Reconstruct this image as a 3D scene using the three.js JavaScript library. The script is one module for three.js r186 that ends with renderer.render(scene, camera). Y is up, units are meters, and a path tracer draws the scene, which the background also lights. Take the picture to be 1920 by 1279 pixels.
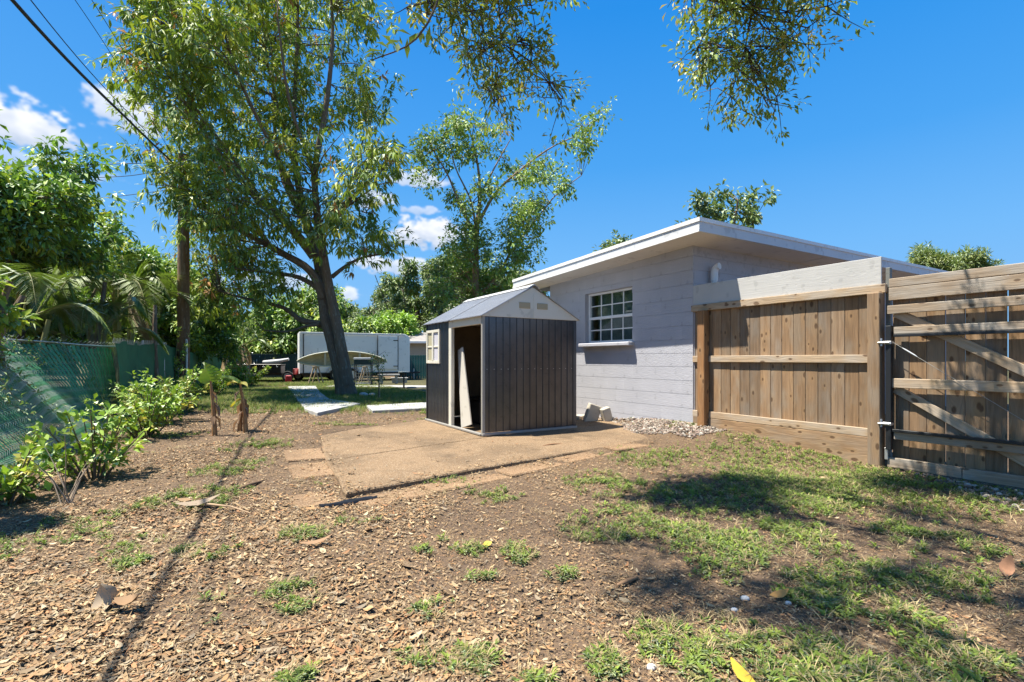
import * as THREE from 'three';
import { mergeGeometries } from 'three/addons/utils/BufferGeometryUtils.js';

// ---------------------------------------------------------------- camera, sky, sun, exposure
const scene = new THREE.Scene();
const camera = new THREE.PerspectiveCamera(68.46, 1920 / 1279, 0.1, 600);
camera.position.set(0, 1.15, 0);
camera.lookAt(0, 1.15, -10);
camera.setViewOffset(1920, 1279, 0, -35.5, 1920, 1279);   // lens shifted up a little: verticals stay vertical
const renderer = new THREE.WebGLRenderer({ antialias: true });
renderer.toneMapping = THREE.LinearToneMapping;
const EXPOSURE = 2.3;
renderer.toneMappingExposure = EXPOSURE;
renderer.shadowMap.enabled = true;
const SUN_DIR = new THREE.Vector3(-0.406, 0.913, 0.033).normalize();
const sun = new THREE.DirectionalLight(new THREE.Color(1, 0.935, 0.81), 5);
sun.position.copy(SUN_DIR).multiplyScalar(60);
sun.castShadow = true;
sun.shadow.mapSize.set(4096, 4096);
Object.assign(sun.shadow.camera, { left: -40, right: 40, top: 40, bottom: -40, near: 1, far: 140 });
scene.add(sun, sun.target);

// ---------------------------------------------------------------- small maths
function rng(seed) { let a = seed >>> 0; return () => { a = (a + 0x6D2B79F5) | 0; let t = Math.imul(a ^ (a >>> 15), 1 | a); t = (t + Math.imul(t ^ (t >>> 7), 61 | t)) ^ t; return ((t ^ (t >>> 14)) >>> 0) / 4294967296; }; }
const clamp = (x, a = 0, b = 1) => Math.min(b, Math.max(a, x));
const lerp = (a, b, t) => a + (b - a) * t;
const smooth = (a, b, x) => { const t = clamp((x - a) / (b - a)); return t * t * (3 - 2 * t); };
const mix3 = (a, b, t) => [lerp(a[0], b[0], t), lerp(a[1], b[1], t), lerp(a[2], b[2], t)];
function hash(x, y, s) { let h = Math.imul(x, 374761393) ^ Math.imul(y, 668265263) ^ Math.imul(s, 1442695041); h = Math.imul(h ^ (h >>> 13), 1274126177); return ((h ^ (h >>> 16)) >>> 0) / 4294967296; }
function vnoise(x, y, s = 0, px = 0, py = 0) {
  const xi = Math.floor(x), yi = Math.floor(y), fx = x - xi, fy = y - yi, u = fx * fx * (3 - 2 * fx), v = fy * fy * (3 - 2 * fy);
  const w = (a, p) => p ? ((a % p) + p) % p : a;
  const x0 = w(xi, px), x1 = w(xi + 1, px), y0 = w(yi, py), y1 = w(yi + 1, py);
  return lerp(lerp(hash(x0, y0, s), hash(x1, y0, s), u), lerp(hash(x0, y1, s), hash(x1, y1, s), u), v);
}
function fbm(x, y, oct = 4, s = 0, px = 0, py = 0) { let a = 0.5, r = 0, n = 0; for (let i = 0; i < oct; i++) { r += a * vnoise(x, y, s + i * 17, px, py); n += a; a *= 0.5; x *= 2; y *= 2; px *= 2; py *= 2; } return r / n; }

// ---------------------------------------------------------------- the sky: air and scattered clouds
{
  const SKY = 1.12 / EXPOSURE, W = 3072, H = 1536, data = new Float32Array(W * H * 4), D = 180 / Math.PI;
  const clouds = [ // azimuth and elevation in degrees, half sizes, strength
    [-44.7, 18.4, 4.6, 2.3, 1], [-37.6, 21.2, 3.4, 2.2, 0.85], [-11.5, 19.4, 4.6, 1.1, 0.8], [-9.7, 13.8, 4.3, 1.9, 1], [-13.5, 10.2, 4.8, 1.3, 0.85], [-18, 7, 1.8, 0.7, 0.8], [-10.3, 16.3, 3, 0.8, 0.6],
    [-43.4, 15.8, 5.5, 1.1, 0.45], [-15.5, 16.8, 2.6, 0.9, 0.7], [-58, 17, 7, 2.6, 0.9], [-75, 14, 6, 2.2, 0.9], [-100, 19, 8, 3, 0.9], [-135, 15, 7, 2.4, 0.9], [-165, 20, 8, 3, 0.9], [150, 14, 7, 2.4, 0.8], [110, 16, 6, 2.2, 0.8], [-25, 8, 6, 0.9, 0.6], [-50, 8.5, 8, 1, 0.6],
  ];
  const keys = [[-0.02, [0.27, 0.53, 0.84]], [0.09, [0.22, 0.49, 0.85]], [0.2, [0.16, 0.45, 0.87]], [0.36, [0.068, 0.345, 0.82]], [0.6, [0.014, 0.25, 0.745]], [1.0, [0.009, 0.195, 0.65]], [1.6, [0.012, 0.18, 0.61]]];
  for (let j = 0; j < H; j++) {
    const el = ((j + 0.5) / H - 0.5) * Math.PI, sy = Math.sin(el), cy = Math.cos(el);
    let k = 0; while (k < keys.length - 2 && el > keys[k + 1][0]) k++;
    const base = mix3(keys[k][1], keys[k + 1][1], clamp((el - keys[k][0]) / (keys[k + 1][0] - keys[k][0])));
    for (let i = 0; i < W; i++) {
      const ph = ((i + 0.5) / W - 0.5) * 2 * Math.PI, dx = Math.cos(ph) * cy, dz = Math.sin(ph) * cy;
      let c = [...base];
      const toSun = clamp(dx * SUN_DIR.x + sy * SUN_DIR.y + dz * SUN_DIR.z);
      const glow = 0.055 * Math.pow(toSun, 2) + 0.5 * Math.pow(toSun, 24);       // air is paler round the sun
      c = [c[0] + glow, c[1] + glow * 0.95, c[2] + glow * 0.85];
      const e = el * D, az = Math.atan2(dx, -dz) * D;
      if (e > 2 && e < 30) {
        let best = 0, top = 0;
        const wx = fbm(az * 0.5 + 40, e * 0.9, 4, 3) - 0.5, wy = fbm(az * 0.5 + 90, e * 0.9 + 7, 4, 9) - 0.5;
        for (const [ca, ce, ra, re, st] of clouds) {
          let da = az - ca; if (da > 180) da -= 360; if (da < -180) da += 360;
          if (Math.abs(da) > ra * 2 || Math.abs(e - ce) > re * 2.5) continue;
          const a = (da + wx * 3.2) / ra, b = (e - ce + wy * 1.5) / re, bb = b < 0 ? b * 1.5 : b;
          const d = 1 - Math.sqrt(a * a + bb * bb);
          const v = smooth(-0.02, 0.38, d + (fbm(az * 1.7, e * 2.6, 4, 21) - 0.5) * 0.85) * st;
          if (v > best) { best = v; top = b; }
        }
        if (best > 0) {
          const lit = clamp(0.62 + top * 0.5 + (fbm(az * 1.2 + 5, e * 2, 3, 33) - 0.5) * 0.7);
          c = mix3(c, mix3([0.40, 0.52, 0.72], [0.93, 0.95, 1.0], lit), best);
        }
      }
      const o = (j * W + i) * 4;
      data[o] = c[0] * SKY; data[o + 1] = c[1] * SKY; data[o + 2] = c[2] * SKY; data[o + 3] = 1;
    }
  }
  const sky = new THREE.DataTexture(data, W, H, THREE.RGBAFormat, THREE.FloatType);
  sky.mapping = THREE.EquirectangularReflectionMapping; sky.magFilter = THREE.LinearFilter; sky.minFilter = THREE.LinearFilter; sky.needsUpdate = true;
  scene.background = sky; scene.environment = sky;
}

// ---------------------------------------------------------------- naming
const taken = {};
function numbered(n) { if (!(n in taken)) { taken[n] = 0; return n; } taken[n]++; return n + '_' + String(taken[n]).padStart(3, '0'); }
function tag(o, label, category, group, kind) { if (label) o.userData.label = label; if (category) o.userData.category = category; if (group) o.userData.group = group; if (kind) o.userData.kind = kind; return o; }
function thing(name, label, category, [x, y, z] = [0, 0, 0], turn = 0, group) { const o = new THREE.Group(); o.name = numbered(name); o.position.set(x, y, z); o.rotation.y = turn; scene.add(o); return tag(o, label, category, group); }
function mesh(name, geo, mat, parent, isTop) { const m = new THREE.Mesh(geo, mat); m.name = (parent && parent !== scene) ? name : numbered(name); m.castShadow = m.receiveShadow = true; (parent ?? scene).add(m); return m; }
function structure(name, geo, mat) { const m = mesh(name, geo, mat, scene); m.userData.kind = 'structure'; return m; }

// ---------------------------------------------------------------- geometry collector
class MB {
  constructor() { this.p = []; this.n = []; this.u = []; this.c = []; this.i = []; this.smooth = false; }
  v(p, n, u, c) { this.p.push(p[0], p[1], p[2]); this.n.push(n[0], n[1], n[2]); this.u.push(u[0], u[1]); if (c) this.c.push(c[0], c[1], c[2]); return this.p.length / 3 - 1; }
  poly(pts, uvf, c) { // flat convex polygon, counter-clockwise seen from outside
    const a = pts[0], b = pts[1], d = pts[pts.length - 1];
    let nx = (b[1] - a[1]) * (d[2] - a[2]) - (b[2] - a[2]) * (d[1] - a[1]), ny = (b[2] - a[2]) * (d[0] - a[0]) - (b[0] - a[0]) * (d[2] - a[2]), nz = (b[0] - a[0]) * (d[1] - a[1]) - (b[1] - a[1]) * (d[0] - a[0]);
    const l = Math.hypot(nx, ny, nz) || 1; const n = [nx / l, ny / l, nz / l];
    const f = uvf ?? ((p) => Math.abs(n[1]) > 0.7 ? [p[0], p[2]] : Math.abs(n[0]) > Math.abs(n[2]) ? [p[2], p[1]] : [p[0], p[1]]);
    const ids = pts.map((p) => this.v(p, n, f(p, n), c));
    for (let k = 1; k < ids.length - 1; k++) this.i.push(ids[0], ids[k], ids[k + 1]);
  }
  // box with chamfered edges; uv in metres with u along the longest side
  box(w, h, d, x = 0, y = 0, z = 0, ch = 0, m = null, uo = 0, vo = 0, c) {
    const hx = w / 2, hy = h / 2, hz = d / 2, S = [w, h, d], long = w >= h && w >= d ? 0 : h >= d ? 1 : 2;
    const T = (p) => { const q = new THREE.Vector3(p[0], p[1], p[2]); if (m) q.applyMatrix4(m); return [q.x + x, q.y + y, q.z + z]; };
    const put = (pts, ax) => {
      const ua = ax === long ? (long === 0 ? 1 : 0) : long, va = [0, 1, 2].find((k) => k !== ax && k !== ua);
      const world = pts.map(T), uvs = pts.map((p) => [p[ua] + uo, p[va] + (p[ax] > 0 ? 0.37 : 0) + vo]);
      let k = 0; this.poly(world, () => uvs[k++], c);
    };
    const sgn = [-1, 1], P = (s, a, in0) => { const r = [s[0] * hx, s[1] * hy, s[2] * hz]; for (let k = 0; k < 3; k++) if (k !== a) r[k] -= s[k] * in0; return r; };
    for (let a = 0; a < 3; a++) for (const s of sgn) {
      const b = (a + 1) % 3, e = (a + 2) % 3, mk = (sb, se) => { const q = [0, 0, 0]; q[a] = s; q[b] = sb; q[e] = se; return P(q, a, ch); };
      const f = [mk(-1, -1), mk(1, -1), mk(1, 1), mk(-1, 1)]; put(s > 0 ? f : f.reverse(), a);
    }
    if (ch > 0) {
      for (let a = 0; a < 3; a++) { const b = (a + 1) % 3, e = (a + 2) % 3; for (const sb of sgn) for (const se of sgn) {
        const q = (sa) => { const r = [0, 0, 0]; r[a] = sa; r[b] = sb; r[e] = se; return r; };
        const f = [P(q(-1), b, ch), P(q(1), b, ch), P(q(1), e, ch), P(q(-1), e, ch)].map((r) => r);
        f[0][a] = f[3][a] = -S[a] / 2 + ch; f[1][a] = f[2][a] = S[a] / 2 - ch;
        put(sb * se > 0 ? f.reverse() : f, b);
      } }
      for (const sx of sgn) for (const sy of sgn) for (const sz of sgn) { const q = [sx, sy, sz], f = [P(q, 0, ch), P(q, 1, ch), P(q, 2, ch)]; put(sx * sy * sz > 0 ? f : f.reverse(), 0); }
    }
    return this;
  }
  hexa(b, t) { // eight corners: bottom ring and top ring, counter-clockwise from above
    this.poly([t[0], t[1], t[2], t[3]]); this.poly([b[3], b[2], b[1], b[0]]);
    for (let k = 0; k < 4; k++) { const q = (k + 1) % 4; this.poly([b[k], b[q], t[q], t[k]]); } return this;
  }
  prism(ring, y0, y1) { // ring of [x,z] counter-clockwise seen from above, convex or nearly
    const r = ring; this.poly(r.map((q) => [q[0], y1, q[1]])); const n = r.length;
    for (let k = 0; k < n; k++) { const q = (k + 1) % n; this.poly([[r[k][0], y0, r[k][1]], [r[q][0], y0, r[q][1]], [r[q][0], y1, r[q][1]], [r[k][0], y1, r[k][1]]]); } return this;
  }
  tube(pts, seg = 8, c, cap = true, lump = 0, rnd = null) { // pts: [x,y,z,r]
    const V = pts.map((p) => new THREE.Vector3(p[0], p[1], p[2])); let len = 0, ref = new THREE.Vector3(0.31, 0.2, 0.93), rows = [];
    for (let k = 0; k < V.length; k++) {
      const t = V[Math.min(k + 1, V.length - 1)].clone().sub(V[Math.max(k - 1, 0)]).normalize();
      if (k) len += V[k].distanceTo(V[k - 1]);
      const a = ref.clone().addScaledVector(t, -ref.dot(t)); if (a.lengthSq() < 1e-6) a.set(1, 0, 0).addScaledVector(t, -t.x); a.normalize(); ref = a.clone();
      const b = t.clone().cross(a), row = [];
      for (let s = 0; s <= seg; s++) {
        const an = (s % seg) / seg * Math.PI * 2, co = Math.cos(an), si = Math.sin(an), n = [a.x * co + b.x * si, a.y * co + b.y * si, a.z * co + b.z * si];
        const r = pts[k][3] * (1 + (lump ? (vnoise((s % seg) * 0.9 + 7, len * 3, 5) - 0.5) * lump : 0));
        row.push(this.v([V[k].x + n[0] * r, V[k].y + n[1] * r, V[k].z + n[2] * r], n, [s / seg * Math.max(0.2, 6.28 * pts[0][3]), len], c));
      }
      rows.push(row);
    }
    for (let k = 0; k < rows.length - 1; k++) for (let s = 0; s < seg; s++) { const A = rows[k][s], B = rows[k][s + 1], C = rows[k + 1][s + 1], Dd = rows[k + 1][s]; this.i.push(A, B, C, A, C, Dd); }
    if (cap) for (const [k, sg] of [[0, -1], [rows.length - 1, 1]]) {
      const t = V[Math.min(k + 1, V.length - 1)].clone().sub(V[Math.max(k - 1, 0)]).normalize().multiplyScalar(sg), o = this.v([V[k].x, V[k].y, V[k].z], [t.x, t.y, t.z], [0, 0], c);
      const ring = []; for (let s = 0; s < seg; s++) { const q = rows[k][s] * 3; ring.push(this.v([this.p[q], this.p[q + 1], this.p[q + 2]], [t.x, t.y, t.z], [this.p[q], this.p[q + 1]], c)); }
      for (let s = 0; s < seg; s++) { const A = ring[s], B = ring[(s + 1) % seg]; if (sg > 0) this.i.push(o, A, B); else this.i.push(o, B, A); }
    }
    return this;
  }
  // one leaf: base p, direction d, face normal n; folded along its midrib
  leaf(p, d, n, len, wid, c, fold = 0.25, bend = 0.15, at = 0.45) {
    const sx = d[1] * n[2] - d[2] * n[1], sy = d[2] * n[0] - d[0] * n[2], sz = d[0] * n[1] - d[1] * n[0];
    const q = (l, w, h) => [p[0] + d[0] * l + sx * w + n[0] * h, p[1] + d[1] * l + sy * w + n[1] * h, p[2] + d[2] * l + sz * w + n[2] * h];
    const N = (k) => { const m = [n[0] + sx * k, n[1] + sy * k, n[2] + sz * k], l = Math.hypot(...m) || 1; return [m[0] / l, m[1] / l, m[2] / l]; };
    const w = wid / 2, h = fold * w, A = this.v(q(0, 0, 0), n, [0, 0], c), L = this.v(q(len * at, -w, h), N(0.4), [0, 0.5], c), M = this.v(q(len * at, 0, 0), n, [0.5, 0.5], c), R = this.v(q(len * at, w, h), N(-0.4), [1, 0.5], c), T = this.v(q(len, 0, -bend * len), n, [0.5, 1], c);
    this.i.push(A, M, L, A, R, M, L, M, T, M, R, T);
  }
  geo() {
    const g = new THREE.BufferGeometry();
    g.setAttribute('position', new THREE.Float32BufferAttribute(this.p, 3)); g.setAttribute('normal', new THREE.Float32BufferAttribute(this.n, 3)); g.setAttribute('uv', new THREE.Float32BufferAttribute(this.u, 2));
    if (this.c.length === this.p.length) g.setAttribute('color', new THREE.Float32BufferAttribute(this.c, 3));
    g.setIndex(this.i); return g;
  }
}
const boxGeo = (w, h, d, x, y, z, ch = 0, m = null, uo = 0, vo = 0) => new MB().box(w, h, d, x, y, z, ch, m, uo, vo).geo();
const rotX = (a) => new THREE.Matrix4().makeRotationX(a), rotY = (a) => new THREE.Matrix4().makeRotationY(a), rotZ = (a) => new THREE.Matrix4().makeRotationZ(a);

// ---------------------------------------------------------------- textures
const enc = (c) => { c = clamp(c); return c <= 0.0031308 ? c * 12.92 : 1.055 * Math.pow(c, 1 / 2.4) - 0.055; };
function texture(w, h, metresU, metresV, fn, srgb = true) {
  const d = new Uint8Array(w * h * 4);
  for (let j = 0; j < h; j++) for (let i = 0; i < w; i++) {
    const c = fn((i + 0.5) / w, (j + 0.5) / h), o = (j * w + i) * 4;
    if (srgb) { d[o] = enc(c[0]) * 255; d[o + 1] = enc(c[1]) * 255; d[o + 2] = enc(c[2]) * 255; } else d[o] = d[o + 1] = d[o + 2] = clamp(c) * 255;
    d[o + 3] = 255;
  }
  const t = new THREE.DataTexture(d, w, h); t.wrapS = t.wrapT = THREE.RepeatWrapping; t.magFilter = THREE.LinearFilter; t.minFilter = THREE.LinearMipmapLinearFilter; t.generateMipmaps = true;
  if (srgb) t.colorSpace = THREE.SRGBColorSpace; t.repeat.set(1 / metresU, 1 / metresV); t.needsUpdate = true; return t;
}
const std = (o) => new THREE.MeshStandardMaterial(o), phys = (o) => new THREE.MeshPhysicalMaterial(o);
const rgb = (r, g, b) => new THREE.Color().setRGB(r, g, b);

// sawn pine: u runs along the grain, with knots
const knots = []; { const r = rng(77); for (let k = 0; k < 64; k++) knots.push([r(), r(), 0.6 + r() * 1.0, r()]); }
function grain(u, v) {
  let dv = 0, kn = 0, halo = 0;
  for (const [ku, kv, s, tt] of knots) {
    let a = u - ku, b = v - kv; a -= Math.round(a); b -= Math.round(b); if (Math.abs(a) > 0.12 || Math.abs(b) > 0.06) continue;
    const x = a * 2.4 / (0.02 * s), y = b * 1.2 / (0.014 * s), d = Math.hypot(x * 0.75, y);
    dv += b * 1.4 * Math.exp(-d * d * 0.10); kn = Math.max(kn, smooth(1.15, 0.55, d)); halo = Math.max(halo, Math.exp(-d * d * 0.14) * 0.9);
  }
  const vv = v - dv * 0.55, l1 = fbm(u * 6, vv * 90, 3, 5, 6, 90), l2 = fbm(u * 3, vv * 26, 3, 15, 3, 26), l3 = fbm(u * 24, vv * 240, 2, 25, 24, 240);
  return { l1, l2, l3, kn, halo };
}
const woodBump = texture(1024, 1024, 2.4, 1.2, (u, v) => { const g = grain(u, v); return clamp(0.35 + g.l1 * 0.4 + g.l3 * 0.25 - g.kn * 0.3); }, false);
function woodTexture(a, b, knot, grey, greyness) {
  return texture(1024, 1024, 2.4, 1.2, (u, v) => {
    const g = grain(u, v); let c = mix3(a, b, clamp(g.l1 * 1.1 + (g.l2 - 0.5) * 1.2));
    c = mix3(c, grey, greyness * smooth(0.35, 0.75, fbm(u * 9, v * 12, 4, 44, 9, 12)));
    c = mix3(c, mix3(knot, [0.42, 0.27, 0.13], 0.7), g.halo * 0.45); c = mix3(c, knot, g.kn * 0.85);
    const k = 0.82 + g.l3 * 0.36; return [c[0] * k, c[1] * k, c[2] * k];
  });
}
const picketMap = woodTexture([0.29, 0.19, 0.11], [0.185, 0.115, 0.062], [0.075, 0.038, 0.018], [0.25, 0.2, 0.148], 0.7);
const railMap = woodTexture([0.46, 0.345, 0.23], [0.32, 0.225, 0.135], [0.11, 0.06, 0.03], [0.40, 0.345, 0.28], 0.75);
const greyRailMap = woodTexture([0.35, 0.28, 0.205], [0.24, 0.18, 0.125], [0.10, 0.06, 0.035], [0.34, 0.305, 0.26], 0.9);
const postMap = woodTexture([0.34, 0.17, 0.065], [0.20, 0.095, 0.036], [0.07, 0.03, 0.012], [0.26, 0.17, 0.10], 0.3);
const wood = (map, tint = 1) => std({ map, bumpMap: woodBump, bumpScale: 0.004, roughness: 0.82, color: rgb(tint, tint, tint) });
const picketMats = [[0.78, 0.8, 0.84], [0.98, 0.98, 0.98], [1.16, 1.12, 1.06], [0.9, 0.86, 0.8], [1.05, 1.08, 1.14]].map((t) => { const m = wood(picketMap); m.color.setRGB(...t); return m; }), railMat = wood(railMap), greyRailMat = wood(greyRailMap), postMat = wood(postMap), postMat2 = wood(picketMap, 0.95);
const fine = texture(512, 512, 0.5, 0.5, (u, v) => fbm(u * 40, v * 40, 4, 2, 40, 40), false);
const blotch = (c, s = 0.14, seed = 1, m = 2.2) => texture(512, 512, m, m, (u, v) => { const k = 1 - s + 2 * s * fbm(u * 6, v * 6, 6, seed, 6, 6); const d = 1 - 0.16 * smooth(0.68, 0.8, fbm(u * 22, v * 22, 3, seed + 9, 22, 22)); return [c[0] * k * d, c[1] * k * d, c[2] * k * d]; });
const paintGrey = std({ map: blotch([0.405, 0.41, 0.45], 0.08, 4), bumpMap: fine, bumpScale: 0.0035, roughness: 0.72 });
const paintBoard = std({ map: blotch([0.46, 0.455, 0.44], 0.1, 8), bumpMap: woodBump, bumpScale: 0.002, roughness: 0.65 });
const whitePaint = std({ map: blotch([0.78, 0.78, 0.77], 0.06, 12), roughness: 0.5 });
const creamPaint = std({ map: blotch([0.66, 0.63, 0.54], 0.05, 14), roughness: 0.45 });
const soffitPaint = std({ map: blotch([0.66, 0.63, 0.59], 0.08, 16), roughness: 0.75 });
const fasciaPaint = std({ map: blotch([0.60, 0.62, 0.64], 0.08, 18), roughness: 0.6 });
const concrete = std({ map: texture(1024, 1024, 2.2, 2.2, (u, v) => { const k = 0.86 + 0.28 * fbm(u * 8, v * 8, 6, 3, 8, 8), s = hash(Math.floor(u * 1024), Math.floor(v * 1024), 5) * 0.1 - 0.05, st = smooth(0.62, 0.8, fbm(u * 5, v * 5, 5, 70, 5, 5)) * 0.22; return [0.37 * k + s - st * 0.4, 0.37 * k + s - st * 0.4, 0.36 * k + s - st * 0.4]; }), bumpMap: fine, bumpScale: 0.003, roughness: 0.9 });
const blockMat = std({ map: blotch([0.44, 0.40, 0.33], 0.2, 20, 0.8), bumpMap: fine, bumpScale: 0.006, roughness: 0.95 });
const galv = std({ color: rgb(0.55, 0.56, 0.57), metalness: 0.8, roughness: 0.42 });
const blackMetal = std({ color: rgb(0.018, 0.02, 0.023), metalness: 0.2, roughness: 0.42 });
const plasticBlack = std({ map: blotch([0.02, 0.02, 0.022], 0.3, 24, 1), roughness: 0.45 });
const barkMap = texture(512, 1024, 0.8, 1.6, (u, v) => { const w = fbm(u * 10, v * 5, 4, 6, 10, 5), f = fbm(u * 42 + w * 2, v * 16, 3, 8, 42, 16), l = smooth(0.62, 0.74, fbm(u * 12, v * 12, 4, 66, 12, 12)); const k = 0.5 + 0.55 * w + 0.5 * f; return mix3([0.175 * k, 0.125 * k, 0.085 * k], [0.27, 0.26, 0.21], l * 0.5); });
const barkBump = texture(512, 1024, 0.8, 1.6, (u, v) => fbm(u * 36, v * 12, 4, 8, 36, 12), false);
const bark = std({ map: barkMap, bumpMap: barkBump, bumpScale: 0.02, roughness: 0.95 });
const paleBark = std({ map: barkMap, color: rgb(1.6, 1.5, 1.35), bumpMap: barkBump, bumpScale: 0.015, roughness: 0.95 });
const twigMat = std({ color: rgb(0.13, 0.095, 0.06), roughness: 0.9 });
const foliageMat = phys({ vertexColors: true, roughness: 0.86, transmission: 0.44, thickness: 0, side: THREE.DoubleSide, specularIntensity: 0.9 });
const glossLeaf = phys({ vertexColors: true, roughness: 0.5, side: THREE.DoubleSide, specularIntensity: 0.8 });

// ---------------------------------------------------------------- terrain
const LOT = 0.5376;                                  // the lot is turned this far from the camera's axis
const patioRing = [[-1.37, -4.14], [-0.27, -5.1], [1.06, -6.1], [2.3, -6.85], [2.5, -7.3], [0.9, -10.0], [-0.6, -9.7], [-1.55, -8.95], [-2.5, -7.75], [-2.76, -7.2]];
const patioTop = (x, z) => 0.05 + 0.008 * (-z - 4.14) + 0.006 * (x + 1.37);
function ringDistance(ring, x, z) { // negative inside
  let d = 1e9, inside = false;
  for (let i = 0, j = ring.length - 1; i < ring.length; j = i++) {
    const [ax, az] = ring[j], [bx, bz] = ring[i], t = clamp(((x - ax) * (bx - ax) + (z - az) * (bz - az)) / ((bx - ax) ** 2 + (bz - az) ** 2));
    d = Math.min(d, Math.hypot(x - ax - t * (bx - ax), z - az - t * (bz - az)));
    if ((az > z) !== (bz > z) && x < (bx - ax) * (z - az) / (bz - az) + ax) inside = !inside;
  }
  return inside ? -d : d;
}
function ground(x, z) {
  let h = 0.16 * Math.exp(-((x - 2.7) ** 2 + (z + 7.5) ** 2) / 3.4) + 0.075 * smooth(3.5, 8, -z) + 0.14 * Math.exp(-((x + 10.3) ** 2 + (z + 12.5) ** 2) / 12);
  const near = smooth(14, 9, Math.hypot(x, z + 5)) , d = z < -3.5 && z > -10.5 && Math.abs(x) < 3.5 ? ringDistance(patioRing, x, z) : 9;
  const rough = ((fbm(x * 0.9, z * 0.9, 3, 31) - 0.5) * 0.07 + (fbm(x * 4, z * 4, 3, 37) - 0.5) * 0.028) * near * smooth(-0.05, 0.35, d);
  h += rough; if (d < 0.04) h = lerp(h, Math.min(h, patioTop(x, z) - 0.045), smooth(0.04, -0.06, d) * smooth(2.4, 1.5, x));
  return h;
}
function splat(n, m, count, seed, lenR, widR, base, pick, lumpy = 0.5, stain = 0) {
  const col = new Float32Array(n * n * 3), hei = new Float32Array(n * n), r = rng(seed), px = n / m;
  for (let k = 0; k < n * n; k++) { const f = 0.75 + 0.5 * hash(k % n, (k / n) | 0, seed); col[k * 3] = base[0] * f; col[k * 3 + 1] = base[1] * f; col[k * 3 + 2] = base[2] * f; hei[k] = 0.1 * f; }
  for (let k = 0; k < count; k++) {
    const cx = r() * n, cy = r() * n, L = lerp(lenR[0], lenR[1], r() * r()) * px / 2, Wd = lerp(widR[0], widR[1], r()) * px / 2, a = r() * Math.PI, ca = Math.cos(a), sa = Math.sin(a), c = pick(r), top = 0.35 + r() * 0.6, tl = (r() - 0.5) * 0.5;
    const R = Math.ceil(L) + 1;
    for (let y = -R; y <= R; y++) for (let x = -R; x <= R; x++) {
      const u = (x * ca + y * sa) / L, v = (-x * sa + y * ca) / Wd, d = u * u + v * v; if (d > 1) continue;
      const q = ((((cy + y) | 0) + n) % n) * n + ((((cx + x) | 0) + n) % n), hh = top * (1 - d * lumpy) + tl * v * 0.4;
      if (hh < hei[q] * 0.8) continue;
      const g = 0.93 + 0.14 * hash(q, k, 3); hei[q] = hh; col[q * 3] = c[0] * g; col[q * 3 + 1] = c[1] * g; col[q * 3 + 2] = c[2] * g;
    }
  }
  const at = (u, v) => ((v * n) | 0) * n + ((u * n) | 0);
  return { map: texture(n, n, m, m, (u, v) => { const q = at(u, v) * 3, k = 1 - stain * (smooth(0.5, 0.72, fbm(u * 5, v * 5, 6, seed + 3, 5, 5)) * 0.7 + smooth(0.45, 0.8, fbm(u * 17, v * 17, 4, seed + 5, 17, 17)) * 0.5); return [col[q] * k, col[q + 1] * k, col[q + 2] * k]; }), bump: texture(n, n, m, m, (u, v) => hei[at(u, v)], false) };
}
const mulchTones = [[0.23, 0.152, 0.09], [0.175, 0.112, 0.064], [0.29, 0.20, 0.127], [0.12, 0.076, 0.045], [0.095, 0.062, 0.038], [0.245, 0.155, 0.087], [0.155, 0.106, 0.07], [0.2, 0.122, 0.067]];
const mulch = splat(2048, 4.3, 72000, 11, [0.008, 0.05], [0.003, 0.012], [0.11, 0.072, 0.044], (r) => { const t = mulchTones[(r() * mulchTones.length) | 0]; return [t[0], t[1] * 0.98, t[2] * 0.84]; });
const groundMat = std({ map: mulch.map, bumpMap: mulch.bump, bumpScale: 0.012, roughness: 0.96, vertexColors: true, color: rgb(1, 1, 1) });
const lawnAt = (x, z) => { // how grassy the far lawn is
  const far = smooth(9.5, 12.5, -z) * smooth(34, 27, -z), strip = 1 - 0.75 * smooth(0.8, 0.2, Math.abs(-z - 20.3 - 0.1 * (x + 8)));
  return far * strip * smooth(0.28, 0.5, fbm(x * 0.5 + 3, z * 0.5, 3, 71) + (x > -7.5 ? 0.12 : -0.03));
};
{
  const N = 170, mb = new MB(), a = 1.2, b = 6.5, xs = [], zs = [];
  for (let k = -N; k <= N; k++) { const s = a * Math.sinh(b * k / N); xs.push(s); zs.push(s - 4.3); }
  for (const z of zs) for (const x of xs) {
    const h = ground(x, z), e = 0.03;
    const n = [-(ground(x + e, z) - h) / e, 1, -(ground(x, z + e) - h) / e], l = Math.hypot(...n);
    const g = Math.max(lawnAt(x, z), smooth(30, 45, Math.hypot(x, z))), m = 0.86 + 0.3 * fbm(x * 0.7, z * 0.7, 4, 51);
    const damp = smooth(0.5, 0.68, fbm(x * 0.55 + 9, z * 0.55, 4, 61));
    mb.v([x, h, z], [n[0] / l, n[1] / l, n[2] / l], [x, -z], mix3(mix3([m, m, m], [m * 0.74, m * 0.74, m * 0.76], damp), [0.55 * m, 0.88 * m, 0.42 * m], g * 0.8));
  }
  const w = 2 * N + 1; for (let j = 0; j < w - 1; j++) for (let i = 0; i < w - 1; i++) { const A = j * w + i; mb.i.push(A, A + w, A + 1, A + 1, A + w, A + w + 1); }
  structure('ground', mb.geo(), groundMat);
}
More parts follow.
